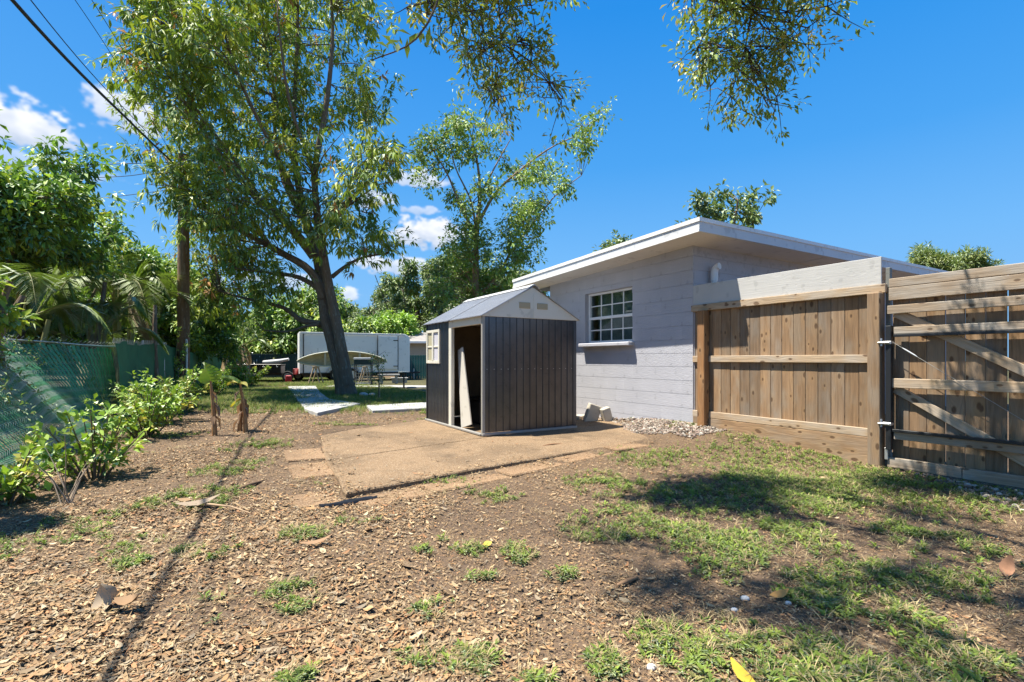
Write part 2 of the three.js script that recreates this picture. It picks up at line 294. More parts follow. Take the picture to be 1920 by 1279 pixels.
// a paving slab: outline in plan, extruded with a small bevel
function slab(ring, y0, y1, bevel = 0.012) {
  const s = new THREE.Shape(ring.map(([x, z]) => new THREE.Vector2(x, -z)));
  const g = new THREE.ExtrudeGeometry(s, { depth: y1 - y0 - bevel, bevelEnabled: bevel > 0, bevelThickness: bevel, bevelSize: bevel, bevelOffset: -bevel, bevelSegments: 1 });
  g.rotateX(-Math.PI / 2); g.translate(0, y0, 0); return g;
}
function crumble(ring, step, amp, seed) { // an outline with a worn, irregular edge
  const out = [], r = rng(seed);
  for (let k = 0; k < ring.length; k++) {
    const [ax, az] = ring[k], [bx, bz] = ring[(k + 1) % ring.length], L = Math.hypot(bx - ax, bz - az), n = Math.max(1, Math.round(L / step));
    for (let i = 0; i < n; i++) { const t = i / n, o = i ? (r() - 0.5) * amp : 0; out.push([lerp(ax, bx, t) + o * (bz - az) / L, lerp(az, bz, t) - o * (bx - ax) / L]); }
  }
  return out;
}
const aggTones = [[0.27, 0.19, 0.115], [0.215, 0.142, 0.082], [0.33, 0.245, 0.16], [0.17, 0.112, 0.068], [0.30, 0.20, 0.115], [0.37, 0.30, 0.22]];
const agg = splat(2048, 3.0, 168000, 21, [0.005, 0.014], [0.004, 0.01], [0.18, 0.122, 0.072], (r) => aggTones[(r() * aggTones.length) | 0], 0.8, 0.36);
const aggMat = std({ map: agg.map, bumpMap: agg.bump, bumpScale: 0.006, roughness: 0.92, color: rgb(1.1, 1.06, 0.98) });
const paverMat = std({ map: agg.map, bumpMap: agg.bump, bumpScale: 0.003, roughness: 0.92, color: rgb(1.15, 1.04, 0.92) });
const patio = new THREE.Group(); patio.name = numbered('patio'); patio.userData.kind = 'structure'; scene.add(patio);
{
  const tilt = (g) => { const p = g.attributes.position; for (let k = 0; k < p.count; k++) p.setY(k, p.getY(k) + patioTop(p.getX(k), p.getZ(k))); g.computeVertexNormals(); return g; };
  // two pours with a joint between them
  const cut = [[-2.02, -5.45], [0.2, -7.45], [1.9, -8.45]];
  mesh('paving_slab', tilt(slab(crumble([[-1.37, -4.14], [-0.27, -5.1], [1.06, -6.1], [2.3, -6.85], [2.5, -7.3], [1.905, -8.44], [0.205, -7.44], [-2.015, -5.44]], 0.14, 0.025, 5), -0.09, 0)), aggMat, patio);
  mesh('paving_slab', tilt(slab(crumble([[-2.027, -5.46], [0.195, -7.46], [1.895, -8.46], [0.9, -10.0], [-0.6, -9.7], [-1.55, -8.95], [-2.5, -7.75], [-2.76, -7.2]], 0.14, 0.022, 6), -0.09, 0)), aggMat, patio);
  // loose edge pavers outside it
  for (const [x, z, w, d, a] of [[-2.42, -5.85, 0.42, 0.7, 0.47], [-2.04, -5.12, 0.42, 0.66, 0.5], [-1.62, -4.12, 0.34, 0.44, 0.62], [-0.98, -4.17, 0.62, 0.3, 0.72], [-0.42, -4.67, 0.86, 0.3, 0.72], [0.22, -5.22, 0.8, 0.3, 0.69], [0.84, -5.7, 0.76, 0.28, 0.64], [1.46, -6.12, 0.72, 0.26, 0.58]]) {
    const g = new MB().box(w, 0.06, d, 0, 0, 0, 0.012).geo(); const m = mesh('paver', g, paverMat, patio); m.position.set(x, ground(x, z) - 0.021, z); m.rotation.set((hash(x * 100 | 0, 3, 1) - 0.5) * 0.03, a, (hash(z * 100 | 0, 5, 1) - 0.5) * 0.04);
  }
}
// concrete walk beyond the shed
{
  const walk = new THREE.Group(); walk.name = numbered('garden_path'); walk.userData.kind = 'structure'; scene.add(walk);
  mesh('concrete_slab', slab([[-8.5, -19.0], [-6.99, -15.9], [-5.45, -12.7], [-4.72, -12.95], [-6.1, -15.9], [-7.6, -19.4]].reverse(), -0.02, 0.15), concrete, walk);
  mesh('concrete_slab', slab([[-5.43, -12.66], [-4.3, -10.4], [-3.69, -9.5], [-3.5, -11.55], [-4.7, -12.91]].reverse(), -0.02, 0.15), concrete, walk);
  mesh('concrete_slab', slab([[-3.26, -11.2], [-2.8, -10.07], [-1.5, -10.8], [0.2, -11.8], [0.2, -13.0], [-1.9, -12.1]].reverse(), -0.02, 0.14), concrete, walk);
  mesh('concrete_slab', slab([[-7.3, -20.6], [-2.0, -20.0], [-2.0, -18.9], [-7.3, -19.5]].reverse(), -0.02, 0.125), concrete, walk);
}

// ---------------------------------------------------------------- the house
{
  const H = thing('block_house', 'pale grey painted concrete block house with flat overhanging roof and gridded window', 'house', [2.6, 0, -7.2], LOT);
  const D = 3.56, Lh = 9, C0 = 0.05, CH = 0.2, courses = 14, soff = 2.8, t = 0.2;
  // window opening in the left wall: z from -1.22 to -2.42, y 1.46 to 2.36
  const wz0 = -2.43, wz1 = -1.215, wy0 = 1.452, wy1 = 2.365;
  // solid core of the walls, a little behind the block faces
  const coreA = new MB();
  coreA.box(t, soff + 0.4, D + wz0, 0.007 + t / 2, soff / 2 - 0.2, (-D + wz0) / 2); coreA.box(t, soff + 0.4, -wz1 - 0.2, 0.007 + t / 2, soff / 2 - 0.2, (wz1 - 0.2) / 2);
  coreA.box(t, wy0 + 0.4, wz1 - wz0, 0.007 + t / 2, wy0 / 2 - 0.2, (wz0 + wz1) / 2); coreA.box(t, soff - wy1, wz1 - wz0, 0.007 + t / 2, (soff + wy1) / 2, (wz0 + wz1) / 2);
  const wallA = mesh('wall', coreA.geo(), paintGrey, H); wallA.userData.label = 'window wall of pale grey painted blocks';
  const wallB = mesh('wall', boxGeo(Lh - 0.012, soff + 0.4, t, Lh / 2 + 0.006, soff / 2 - 0.2, -0.007 - t / 2), paintGrey, H); wallB.userData.label = 'shaded end wall of pale grey blocks above the fence';
  const rest = new MB(); rest.box(Lh - t - 0.02, soff, t, Lh / 2 + t / 2, soff / 2, -D + t / 2); rest.box(t, soff, D - 0.5, Lh - t / 2, soff / 2, -D / 2);
  mesh('wall', rest.geo(), paintGrey, H);
  const inner = std({ color: rgb(0.3, 0.29, 0.27), roughness: 0.9 });
  mesh('floor', boxGeo(Lh - 0.5, 0.1, D - 0.5, Lh / 2, 0.35, -D / 2), inner, H);
  mesh('inner_wall', boxGeo(0.1, soff - 0.5, D - 0.5, 3.2, soff / 2 + 0.1, -D / 2), inner, H);
  // blocks: each its own piece with a thin bed joint
  const r = rng(5), face = 0.012, geos = {};
  const mats = [0.985, 1, 1.012].map((k) => { const m = paintGrey.clone(); m.color.setRGB(k, k, k); return m; });
  const blockGeo = (len, h, axis, v) => geos[`${len.toFixed(3)}_${h.toFixed(3)}_${axis}_${v}`] ??= boxGeo(axis ? len : face + 0.02, h, axis ? face + 0.02 : len, 0, 0, 0, 0, null, v * 0.61, v * 0.37);
  const put = (parent, axis, along, y, len, h) => {
    if (len < 0.03 || h < 0.03) return;
    const m = mesh('block', blockGeo(len - 0.0002, h - 0.0045, axis, (r() * 3) | 0), mats[(r() * 3) | 0], parent), proud = (r() - 0.5) * 0.0008;
    m.position.set(axis ? along + len / 2 : (face + 0.02) / 2 + proud, y + h / 2, axis ? -(face + 0.02) / 2 + proud : -along - len / 2);
  };
  for (let c = 0; c < courses; c++) {
    const y = C0 + c * CH, h = Math.min(CH, soff - y), off = c % 2 ? 0.2 : 0;
    for (let a = -off; a < D - 0.01; a += 0.4) {
      let s = Math.max(a, 0), e = Math.min(a + 0.4, D);
      const yy = y, hh = h;
      if (s < -wz0 && e > -wz1 && y < wy1 && y + h > wy0) { // cut round the window opening
        const bot = Math.min(hh, wy0 - yy), top = yy + hh - wy1;
        if (s < -wz1) put(wallA, 0, s, yy, -wz1 - s, hh);
        if (e > -wz0) put(wallA, 0, -wz0, yy, e + wz0, hh);
        const ms = Math.max(s, -wz1), me = Math.min(e, -wz0);
        if (bot > 0.03) put(wallA, 0, ms, yy, me - ms, bot); if (top > 0.03) put(wallA, 0, ms, wy1, me - ms, top);
        continue;
      }
      put(wallA, 0, s, yy, e - s, hh);
    }
    if (y > 1.4) for (let a = -off; a < 5.6; a += 0.4) { const s = Math.max(a, 0.034); put(wallB, 1, s, y, a + 0.4 - s, h); }
  }
  // window
  const W = new THREE.Group(); W.name = 'window'; H.add(W); W.position.set(0.115, 0, 0);
  const vinyl = std({ color: rgb(0.74, 0.75, 0.75), roughness: 0.35 }), fr = new MB(), wx = 0, cz = (wz0 + wz1) / 2, ww = wz1 - wz0, hh = wy1 - wy0, cy = (wy0 + wy1) / 2;
  fr.box(0.07, hh, 0.035, wx, cy, wz0 + 0.0175, 0.004); fr.box(0.07, hh, 0.035, wx, cy, wz1 - 0.0175, 0.004); fr.box(0.066, 0.035, ww - 0.07, wx, wy1 - 0.0175, cz, 0.004); fr.box(0.066, 0.045, ww - 0.07, wx, wy0 + 0.0225, cz, 0.004);
  mesh('frame', fr.geo(), vinyl, W);
  const mid = wy0 + 0.50 * hh; mesh('meeting_rail', boxGeo(0.05, 0.05, ww - 0.07, wx - 0.004, mid, cz, 0.004), vinyl, W);
  const glass = phys({ color: rgb(0.62, 0.7, 0.7), transmission: 1, thickness: 0, roughness: 0.02, ior: 1.52 });
  const gx0 = wz0 + 0.035, gx1 = wz1 - 0.035, colW = (gx1 - gx0) / 4;
  for (const [y0, y1, dx] of [[mid + 0.025, wy1 - 0.035, 0.004], [wy0 + 0.045, mid - 0.025, -0.008]]) {
    for (let k = 1; k < 4; k++) mesh('muntin', boxGeo(0.014, y1 - y0, 0.018, wx + dx - 0.006, (y0 + y1) / 2, gx0 + k * colW, 0.002), vinyl, W);
    for (let k = 0; k < 4; k++) {
      mesh('muntin', boxGeo(0.014, 0.018, colW - 0.018, wx + dx - 0.006, (y0 + y1) / 2, gx0 + (k + 0.5) * colW, 0.002), vinyl, W);
      for (const s of [0, 1]) { const h2 = (y1 - y0) / 2 - 0.009, yc = s ? y1 - h2 / 2 : y0 + h2 / 2; mesh('pane', boxGeo(0.003, h2, colW - 0.018, wx + dx + 0.004, yc, gx0 + (k + 0.5) * colW), glass, W); }
    }
  }
  const bl = new MB(); bl.box(0.01, hh, ww, 0.2, cy, cz); mesh('dark_curtain', bl.geo(), std({ map: blotch([0.36, 0.4, 0.4], 0.3, 90, 0.6), roughness: 0.9 }), W);
  mesh('sill', boxGeo(0.17, 0.065, ww + 0.1, 0.035 - 0.08, wy0 - 0.034, cz - 0.0, 0.012), paintGrey, H);
  // roof: falls a little toward the back
  const o = 0.55, fall = (z) => 0.036 * (z - o), Zf = o, Zb = -D - o, Xl = -o, Xr = Lh + o, fb = 2.82, ft = 2.98;
  const ring = (x0, x1, z0, z1, y) => [[x0, y + fall(z1), z1], [x1, y + fall(z1), z1], [x1, y + fall(z0), z0], [x0, y + fall(z0), z0]];
  const sl = (x0, x1, z0, z1, y0, y1) => new MB().hexa(ring(x0, x1, z0, z1, y0), ring(x0, x1, z0, z1, y1)).geo();
  const roof = mesh('roof', sl(Xl + 0.03, Xr - 0.03, Zb + 0.03, Zf - 0.03, ft - 0.09, ft + 0.012), std({ map: blotch([0.16, 0.15, 0.14], 0.2, 95, 1), roughness: 0.95 }), H);
  // soffit boards
  const so = new MB(); for (const g of [[Xl + 0.03, 0.02, Zb + 0.03, Zf - 0.03], [0.02, Xr - 0.03, -0.02, Zf - 0.03]]) so.hexa(ring(g[0], g[1], g[2], g[3], fb - 0.005), ring(g[0], g[1], g[2], g[3], fb + 0.018));
  const sof = mesh('soffit', so.geo(), soffitPaint, H);
  mesh('ceiling', sl(0.02, Lh, -D, -0.02, fb - 0.02, fb + 0.01), inner, H);
  const jo = new MB(); for (let x = 2.6; x < 8; x += 2.4) jo.box(0.02, 0.006, o - 0.06, x, fb - 0.008 + fall(0.25), o / 2 - 0.01); mesh('soffit_batten', jo.geo(), soffitPaint, sof);
  for (const [x0, x1, z0, z1, lab] of [[Xl, Xl + 0.03, Zb, Zf, 'sunny'], [Xl + 0.03, Xr, Zf - 0.03, Zf, ''], [Xl + 0.03, Xr, Zb, Zb + 0.03, ''], [Xr - 0.03, Xr, Zb + 0.03, Zf - 0.03, '']]) mesh('fascia_board', sl(x0, x1, z0, z1, fb - 0.012, ft - 0.045), fasciaPaint, roof);
  mesh('drip_edge', sl(Xl - 0.014, Xl + 0.029, Zb - 0.012, Zf + 0.014, ft - 0.044, ft + 0.008), whitePaint, roof);
  mesh('drip_edge', sl(Xl + 0.031, Xr, Zf - 0.029, Zf + 0.012, ft - 0.044, ft + 0.008), whitePaint, roof);
  mesh('lower_trim', sl(Xl - 0.012, Xl - 0.002, Zb, Zf + 0.004, fb - 0.018, fb + 0.012), whitePaint, roof);
  // vents on the roof
  const vent = mesh('roof_vent', new MB().tube([[3.0, 2.7, -3.3, 0.06], [3.0, 3.05, -3.3, 0.06], [3.0, 3.16, -3.3, 0.1], [3.0, 3.2, -3.3, 0.02]], 10).geo(), whitePaint, roof);
  // white drain vent beside the corner
  const pipe = new MB(); pipe.tube([[0.37, 0.6, 0.075, 0.042], [0.37, 2.33, 0.075, 0.042]], 12); pipe.tube([[0.37, 2.3, 0.075, 0.052], [0.37, 2.42, 0.075, 0.052], [0.375, 2.475, 0.085, 0.052], [0.385, 2.51, 0.11, 0.05], [0.39, 2.515, 0.15, 0.05]], 12);
  mesh('vent_pipe', pipe.geo(), std({ color: rgb(0.75, 0.76, 0.76), roughness: 0.35 }), H);
}

// ---------------------------------------------------------------- board fence and gate, seen from the rail side
const boardGeo = (w, h, d, ch, seed) => boxGeo(w, h, d, 0, 0, 0, ch, null, hash(seed, 1, 7) * 2.4, hash(seed, 2, 7) * 1.2);
let boardSeed = 1;
function board(name, parent, mat, w, h, d, x, y, z, rot, ch = 0.004) { const m = mesh(name, boardGeo(w, h, d, ch, boardSeed++), mat, parent); m.position.set(x, y, z); if (rot) m.rotation.set(...rot); return m; }
{
  const F = thing('board_fence', 'weathered brown board fence panel with grey painted board along its top', 'fence', [2.6, 0, -7.2], LOT), r = rng(9);
  const pw = 0.137;
  for (let k = 0, z = 0.02; z < 2.27; k++, z += pw + 0.0045) {
    const top = 1.945 + (r() - 0.5) * 0.012, bot = 0.1;
    board('picket', F, picketMats[(r() * 5) | 0], 0.018, top - bot, pw, 0.038 + (r() - 0.5) * 0.005, (top + bot) / 2, z + pw / 2, [0, (r() - 0.5) * 0.02, (r() - 0.5) * 0.003], 0.003);
  }
  board('post', F, postMat, 0.115, 2.25, 0.115, -0.045, 0.713, 0.21, [0, 0.02, 0], 0.006);
  board('post', F, postMat2, 0.115, 2.3, 0.115, -0.045, 0.688, 2.335, [0, -0.02, 0.004], 0.006);
  const rail = (y, z0, z1, mat) => board('rail', F, mat, 0.038, 0.088, z1 - z0, 0.006, y, (z0 + z1) / 2, [(r() - 0.5) * 0.006, 0, 0], 0.004);
  board('rail', F, railMat, 0.056, 0.09, 2.42, -0.003, 1.885, 1.2, [0, 0, 0], 0.004);
  rail(1.163, 0.272, 2.272, railMat); rail(0.388, 0.272, 2.272, railMat); rail(1.163, 0.0, 0.145, railMat); rail(0.388, 0.0, 0.145, railMat);
  board('kick_board', F, picketMats[2], 0.034, 0.31, 2.0, 0.004, 0.185, 1.272, null, 0.004);
  board('kick_board', F, picketMats[1], 0.034, 0.31, 0.14, 0.004, 0.19, 0.078, null, 0.004);
  board('painted_board', F, paintBoard, 0.022, 0.285, 2.36, 0.004, 2.0745, 1.185, [0, 0, 0], 0.003).userData.label = 'grey painted board along the fence top';
  board('end_trim', F, paintGrey, 0.05, 1.9, 0.03, 0.04, 0.95, -0.0, null, 0.003);
}
{
  const G = thing('board_gate', 'wooden double-rail gate with diagonal braces on a black steel frame', 'gate', [2.6, 0, -7.2], LOT), r = rng(19);
  const z0 = 2.43, z1 = 4.6, pw = 0.139;
  for (let z = z0 + 0.015, k = 0; z < z1; z += pw + (k % 3 === 2 ? 0.009 : 0.004), k++) board('board', G, picketMats[(r() * 5) | 0], 0.018, 1.9, pw, 0.055 + (r() - 0.5) * 0.004, 0.075 + 0.95, z + pw / 2, [0, 0, (r() - 0.5) * 0.004], 0.003);
  const rail = (name, y, h, x, a = z0, b = z1, m = greyRailMat, tk = 0.038) => board(name, G, m, tk, h, b - a, x, y, (a + b) / 2, [(r() - 0.5) * 0.004, 0, 0], 0.004);
  rail('rail', 1.935, 0.088, 0.02); rail('rail', 1.82, 0.128, 0.012); rail('rail', 1.658, 0.085, -0.02);
  rail('rail', 1.445, 0.07, -0.03, z0 + 0.06); rail('rail', 0.916, 0.094, -0.03, z0 + 0.04, z1, railMat); rail('rail', 0.392, 0.075, -0.03, z0 + 0.06); rail('rail', 0.115, 0.1, -0.02, z0, 3.02); rail('rail', 0.115, 0.1, -0.02, 3.025, z1);
  const diag = (ya, yb) => { const dz = 1.95, dy = yb - ya, L = Math.hypot(dz, dy); board('brace', G, railMat, 0.032, 0.088, L, 0.026, (ya + yb) / 2, z0 + 0.05 + dz / 2, [-Math.atan2(dy, dz), 0, 0], 0.004); };
  diag(1.63, 0.44); diag(0.86, -0.0 + 0.12 - 0.45 + 0.0);
  const f = new MB(); f.box(0.05, 1.25, 0.05, -0.055, 0.87, z0 + 0.025, 0.004); f.box(0.04, 0.028, z1 - z0 - 0.06, -0.035, 1.394, (z0 + z1) / 2 + 0.03, 0.003); f.box(0.05, 0.028, z1 - z0 - 0.06, -0.055, 0.444, (z0 + z1) / 2 + 0.03, 0.003);
  mesh('steel_frame', f.geo(), blackMetal, G);
  for (const y of [1.325, 0.505]) { const h = new MB(); h.box(0.065, 0.03, 0.09, -0.058, y, z0 + 0.01, 0.004); h.tube([[-0.09, y - 0.035, z0 - 0.03, 0.011], [-0.09, y + 0.045, z0 - 0.03, 0.011]], 8); h.tube([[-0.09, y, z0 + 0.04, 0.009], [-0.115, y, z0 - 0.05, 0.009]], 6); mesh('hinge', h.geo(), galv, G); }
  mesh('brace_cable', new MB().tube([[-0.062, 1.335, z0 + 0.05, 0.0024], [-0.062, 0.46, z0 + 1.25, 0.0024]], 5).geo(), std({ color: rgb(0.3, 0.29, 0.27), metalness: 0.6, roughness: 0.5 }), G);
  mesh('turnbuckle', new MB().tube([[-0.062, 1.27, z0 + 0.14, 0.004], [-0.062, 1.25, z0 + 0.167, 0.009], [-0.062, 1.2, z0 + 0.236, 0.009], [-0.062, 1.18, z0 + 0.263, 0.004]], 6).geo(), galv, G);
  mesh('latch', boxGeo(0.02, 0.12, 0.03, -0.05, 0.2, z0 + 0.0, 0.003), galv, G);
  const gp = thing('gate_post', 'tall grey metal post between the fence panel and the gate', 'post', [2.6, 0, -7.2], LOT); mesh('post', boxGeo(0.05, 2.3, 0.04, 0.06, 0.95, 2.405, 0.004), std({ map: blotch([0.16, 0.165, 0.15], 0.2, 99, 0.5), roughness: 0.6 }), gp);
}

// ---------------------------------------------------------------- the metal shed
{
  const S = thing('garden_shed', 'small charcoal ribbed metal garden shed with open doorway and cream gable', 'shed', [-0.41, 0.088, -7.0], LOT);
  const Wd = 1.64, D = 2.14, h = 1.69, peak = 2.145;
  const char_ = phys({ map: blotch([0.108, 0.112, 0.122], 0.3, 30, 0.9), roughness: 0.3, metalness: 0.8, clearcoat: 0.3, clearcoatRoughness: 0.2 });
  const slate = char_;
  const roofMat = phys({ map: blotch([0.36, 0.37, 0.39], 0.14, 34, 0.9), roughness: 0.4, metalness: 0.35 });
  const liner = std({ map: blotch([0.24, 0.18, 0.115], 0.12, 36, 0.7), roughness: 0.6 });
  // ribbed sheet in local xy: width along x, raised ribs toward +z
  function ribbed(w, hh, pitch, rise, rib, thick = 0.004, skew = null) {
    const prof = [], n = Math.max(1, Math.round(w / pitch)), p = w / n, s = rise * 0.45;
    for (let k = 0; k < n; k++) { const x = k * p; prof.push([x, 0], [x + p - rib - 2 * s, 0], [x + p - rib - s, rise], [x + p - s, rise]); } prof.push([w, 0]);
    const mb = new MB();
    for (let k = 0; k < prof.length - 1; k++) {
      const [x0, z0] = prof[k], [x1, z1] = prof[k + 1]; if (x1 - x0 < 1e-5) continue;
      mb.poly([[x0, 0, z0], [x1, 0, z1], [x1, hh, z1], [x0, hh, z0]]); mb.poly([[x1, 0, z1 - thick], [x0, 0, z0 - thick], [x0, hh, z0 - thick], [x1, hh, z1 - thick]]);
      mb.poly([[x0, hh, z0], [x1, hh, z1], [x1, hh, z1 - thick], [x0, hh, z0 - thick]]); mb.poly([[x0, 0, z0 - thick], [x1, 0, z1 - thick], [x1, 0, z1], [x0, 0, z0]]);
    }
    return mb;
  }
  const y0 = 0.04;
  // gable-end wall facing the patio: two sheets
  for (let k = 0; k < 2; k++) { const m = mesh('wall_panel', ribbed(Wd / 2 - 0.02, h - y0, 0.1145, 0.012, 0.022).geo(), char_, S); m.position.set(0.02 + k * (Wd / 2 - 0.02), y0, -0.012); }
  { const sc = new MB(); for (let k = 0; k < 14; k++) sc.box(0.012, 0.012, 0.008, 0.075 + k * 0.1145, 0.93, -0.011, 0.003); mesh('screw_row', sc.geo(), galv, S); }
  // back wall, far wall
  { const m = mesh('wall_panel', ribbed(Wd - 0.04, h - y0, 0.1145, 0.012, 0.022).geo(), liner, S); m.position.set(Wd - 0.02, y0, -D + 0.012); m.rotation.y = Math.PI; }
  { const m = mesh('wall_panel', ribbed(D - 0.04, h - y0, 0.107, 0.012, 0.022).geo(), liner, S); m.position.set(Wd - 0.012, y0, -0.02); m.rotation.y = Math.PI / 2; }
  mesh('wall_lining', boxGeo(0.006, h - 0.1, D - 0.06, Wd - 0.03, h / 2 + 0.02, -D / 2), liner, S); mesh('wall_lining', boxGeo(Wd - 0.08, h - 0.1, 0.006, Wd / 2, h / 2 + 0.02, -D + 0.03), liner, S); mesh('wall_lining', boxGeo(Wd - 0.08, h - 0.1, 0.005, Wd / 2, h / 2 + 0.02, -0.032), liner, S);
  // doorway wall: sheet beyond the doorway, with a window let in
  const dz = -1.16;
  { const m = mesh('wall_panel', ribbed(D + dz - 0.02, 0.97, 0.066, 0.01, 0.02).geo(), slate, S); m.position.set(0.012, y0, -D + 0.02); m.rotation.y = -Math.PI / 2; m.userData.label = 'ribbed sheet beside the doorway'; }
  { const m = mesh('wall_panel', ribbed(0.37, h - y0 - 0.97, 0.066, 0.01, 0.02).geo(), slate, S); m.position.set(0.012, y0 + 0.97, -1.53); m.rotation.y = -Math.PI / 2; }
  { const m = mesh('wall_panel', ribbed(0.59, 0.11, 0.066, 0.01, 0.02).geo(), slate, S); m.position.set(0.012, h - 0.11, -2.12); m.rotation.y = -Math.PI / 2; }
  const W = new THREE.Group(); W.name = 'window'; W.position.set(0.0, 1.0, -1.83); S.add(W);
  const fr = new MB(), ww = 0.585, wh = 0.575;
  fr.box(0.03, wh, 0.05, 0, wh / 2, ww / 2 - 0.025, 0.005); fr.box(0.03, wh, 0.05, 0, wh / 2, -ww / 2 + 0.025, 0.005); fr.box(0.028, 0.05, ww - 0.1, 0, 0.025, 0, 0.005); fr.box(0.028, 0.05, ww - 0.1, 0, wh - 0.025, 0, 0.005); fr.box(0.03, wh - 0.1, 0.06, -0.002, wh / 2, 0, 0.005);
  mesh('window_frame', fr.geo(), creamPaint, W);
  const beige = std({ color: rgb(0.42, 0.39, 0.27), roughness: 0.4 }), pale = std({ color: rgb(0.55, 0.54, 0.60), roughness: 0.35 });
  for (const [zc, m] of [[-0.135, beige], [0.135, pale]]) for (const yc of [0.165, 0.41]) { mesh('pane', boxGeo(0.006, 0.222, 0.21, 0.008, yc, zc), m, W); if (yc < 0.3) mesh('glazing_bar', boxGeo(0.02, 0.024, 0.21, 0.002, 0.2875, zc, 0.003), creamPaint, W); }
  // door frame, header, corner posts
  mesh('door_jamb', boxGeo(0.06, h - 0.02, 0.1, 0.02, h / 2 + 0.0, dz + 0.05, 0.008), creamPaint, S);
  mesh('door_header', boxGeo(0.05, 0.12, -dz - 0.1, 0.02, h - 0.062, (dz + 0.1) / 2 - 0.015, 0.006), creamPaint, S);
  mesh('corner_post', boxGeo(0.045, h - 0.01, 0.045, 0.012, h / 2, -0.012, 0.006), std({ map: blotch([0.30, 0.29, 0.26], 0.1, 38, 0.6), roughness: 0.5 }), S);
  mesh('corner_post', boxGeo(0.035, h - 0.01, 0.035, Wd - 0.008, h / 2, -0.012, 0.005), char_, S);
  mesh('corner_post', boxGeo(0.035, h - 0.01, 0.035, 0.008, h / 2, -D + 0.012, 0.005), slate, S);
  const br = new MB(); br.box(Wd + 0.02, 0.035, 0.05, Wd / 2, 0.0175, 0.002, 0.005); br.box(0.05, 0.03, D, 0.0, 0.015, -D / 2 - 0.03, 0.005); br.box(Wd, 0.035, 0.05, Wd / 2, 0.0175, -D, 0.005); br.box(0.05, 0.035, D - 0.1, Wd, 0.0175, -D / 2, 0.005);
  mesh('base_rail', br.geo(), std({ color: rgb(0.34, 0.33, 0.31), roughness: 0.5, metalness: 0.3 }), S);
  // gables
  for (const [z, s] of [[0.012, 1], [-D - 0.012, -1]]) {
    const prof = [[-0.012, h - 0.012], [Wd + 0.012, h - 0.012], [Wd + 0.012, h + 0.012], [Wd / 2, peak - 0.012], [-0.012, h + 0.012]], sh = new THREE.Shape(prof.map((p) => new THREE.Vector2(...p)));
    const g = new THREE.ExtrudeGeometry(sh, { depth: 0.02, bevelEnabled: true, bevelSize: 0.003, bevelThickness: 0.003, bevelSegments: 1 }); g.translate(0, 0, z - 0.01);
    const gm = mesh('gable_panel', g, creamPaint, S);
    if (s > 0) { for (const cx of [0.68, 0.99]) { const v = mesh('gable_vent', boxGeo(0.19, 0.088, 0.012, cx, 1.86, z + 0.016, 0.004), std({ color: rgb(0.40, 0.335, 0.21), roughness: 0.6 }), gm); } mesh('panel_seam', boxGeo(0.012, 0.36, 0.006, 0.835, 1.86, z + 0.0145, 0.002), creamPaint, gm); }
  }
  // roof sheets
  const run = Wd / 2 + 0.05, rise = peak - h - 0.005, sl = Math.hypot(run, rise * (run / (Wd / 2))), ang = Math.atan2(rise, Wd / 2);
  for (const s of [-1, 1]) {
    const g = ribbed(D + 0.1, sl, 0.05, 0.011, 0.016).geo(); // width runs along the ridge, height up the slope
    const m = mesh('roof_panel', g, roofMat, S), f = new THREE.Matrix4();
    const up = new THREE.Vector3(-s * Math.cos(ang), Math.sin(ang), 0), along = new THREE.Vector3(0, 0, s < 0 ? 1 : -1), nrm = along.clone().cross(up);
    f.makeBasis(along, up, nrm); m.quaternion.setFromRotationMatrix(f);
    const eave = new THREE.Vector3(Wd / 2 + s * run, peak + 0.002 - run * Math.tan(ang), s < 0 ? -D - 0.05 : 0.05); m.position.copy(eave).addScaledVector(nrm, 0.006);
    if (s < 0) mesh('roof_seam', boxGeo(0.02, sl, 0.008, 1.14, sl / 2, 0.016, 0.002), roofMat, m);
  }
  const rc = new MB(); const rz = -D / 2; for (const s of [-1, 1]) rc.box(0.11, 0.004, D + 0.12, Wd / 2 + s * 0.05, peak + 0.003, rz, 0, rotZ(-s * ang)); rc.tube([[Wd / 2, peak + 0.022, rz - D / 2 - 0.06, 0.012], [Wd / 2, peak + 0.022, rz + D / 2 + 0.06, 0.012]], 6);
  mesh('ridge_cap', rc.geo(), std({ color: rgb(0.62, 0.62, 0.62), roughness: 0.4, metalness: 0.3 }), S);
}
const shedPoint = (x, y, z) => { const c = Math.cos(LOT), s = Math.sin(LOT); return [-0.41 + x * c + z * s, y, -7.0 - x * s + z * c]; };
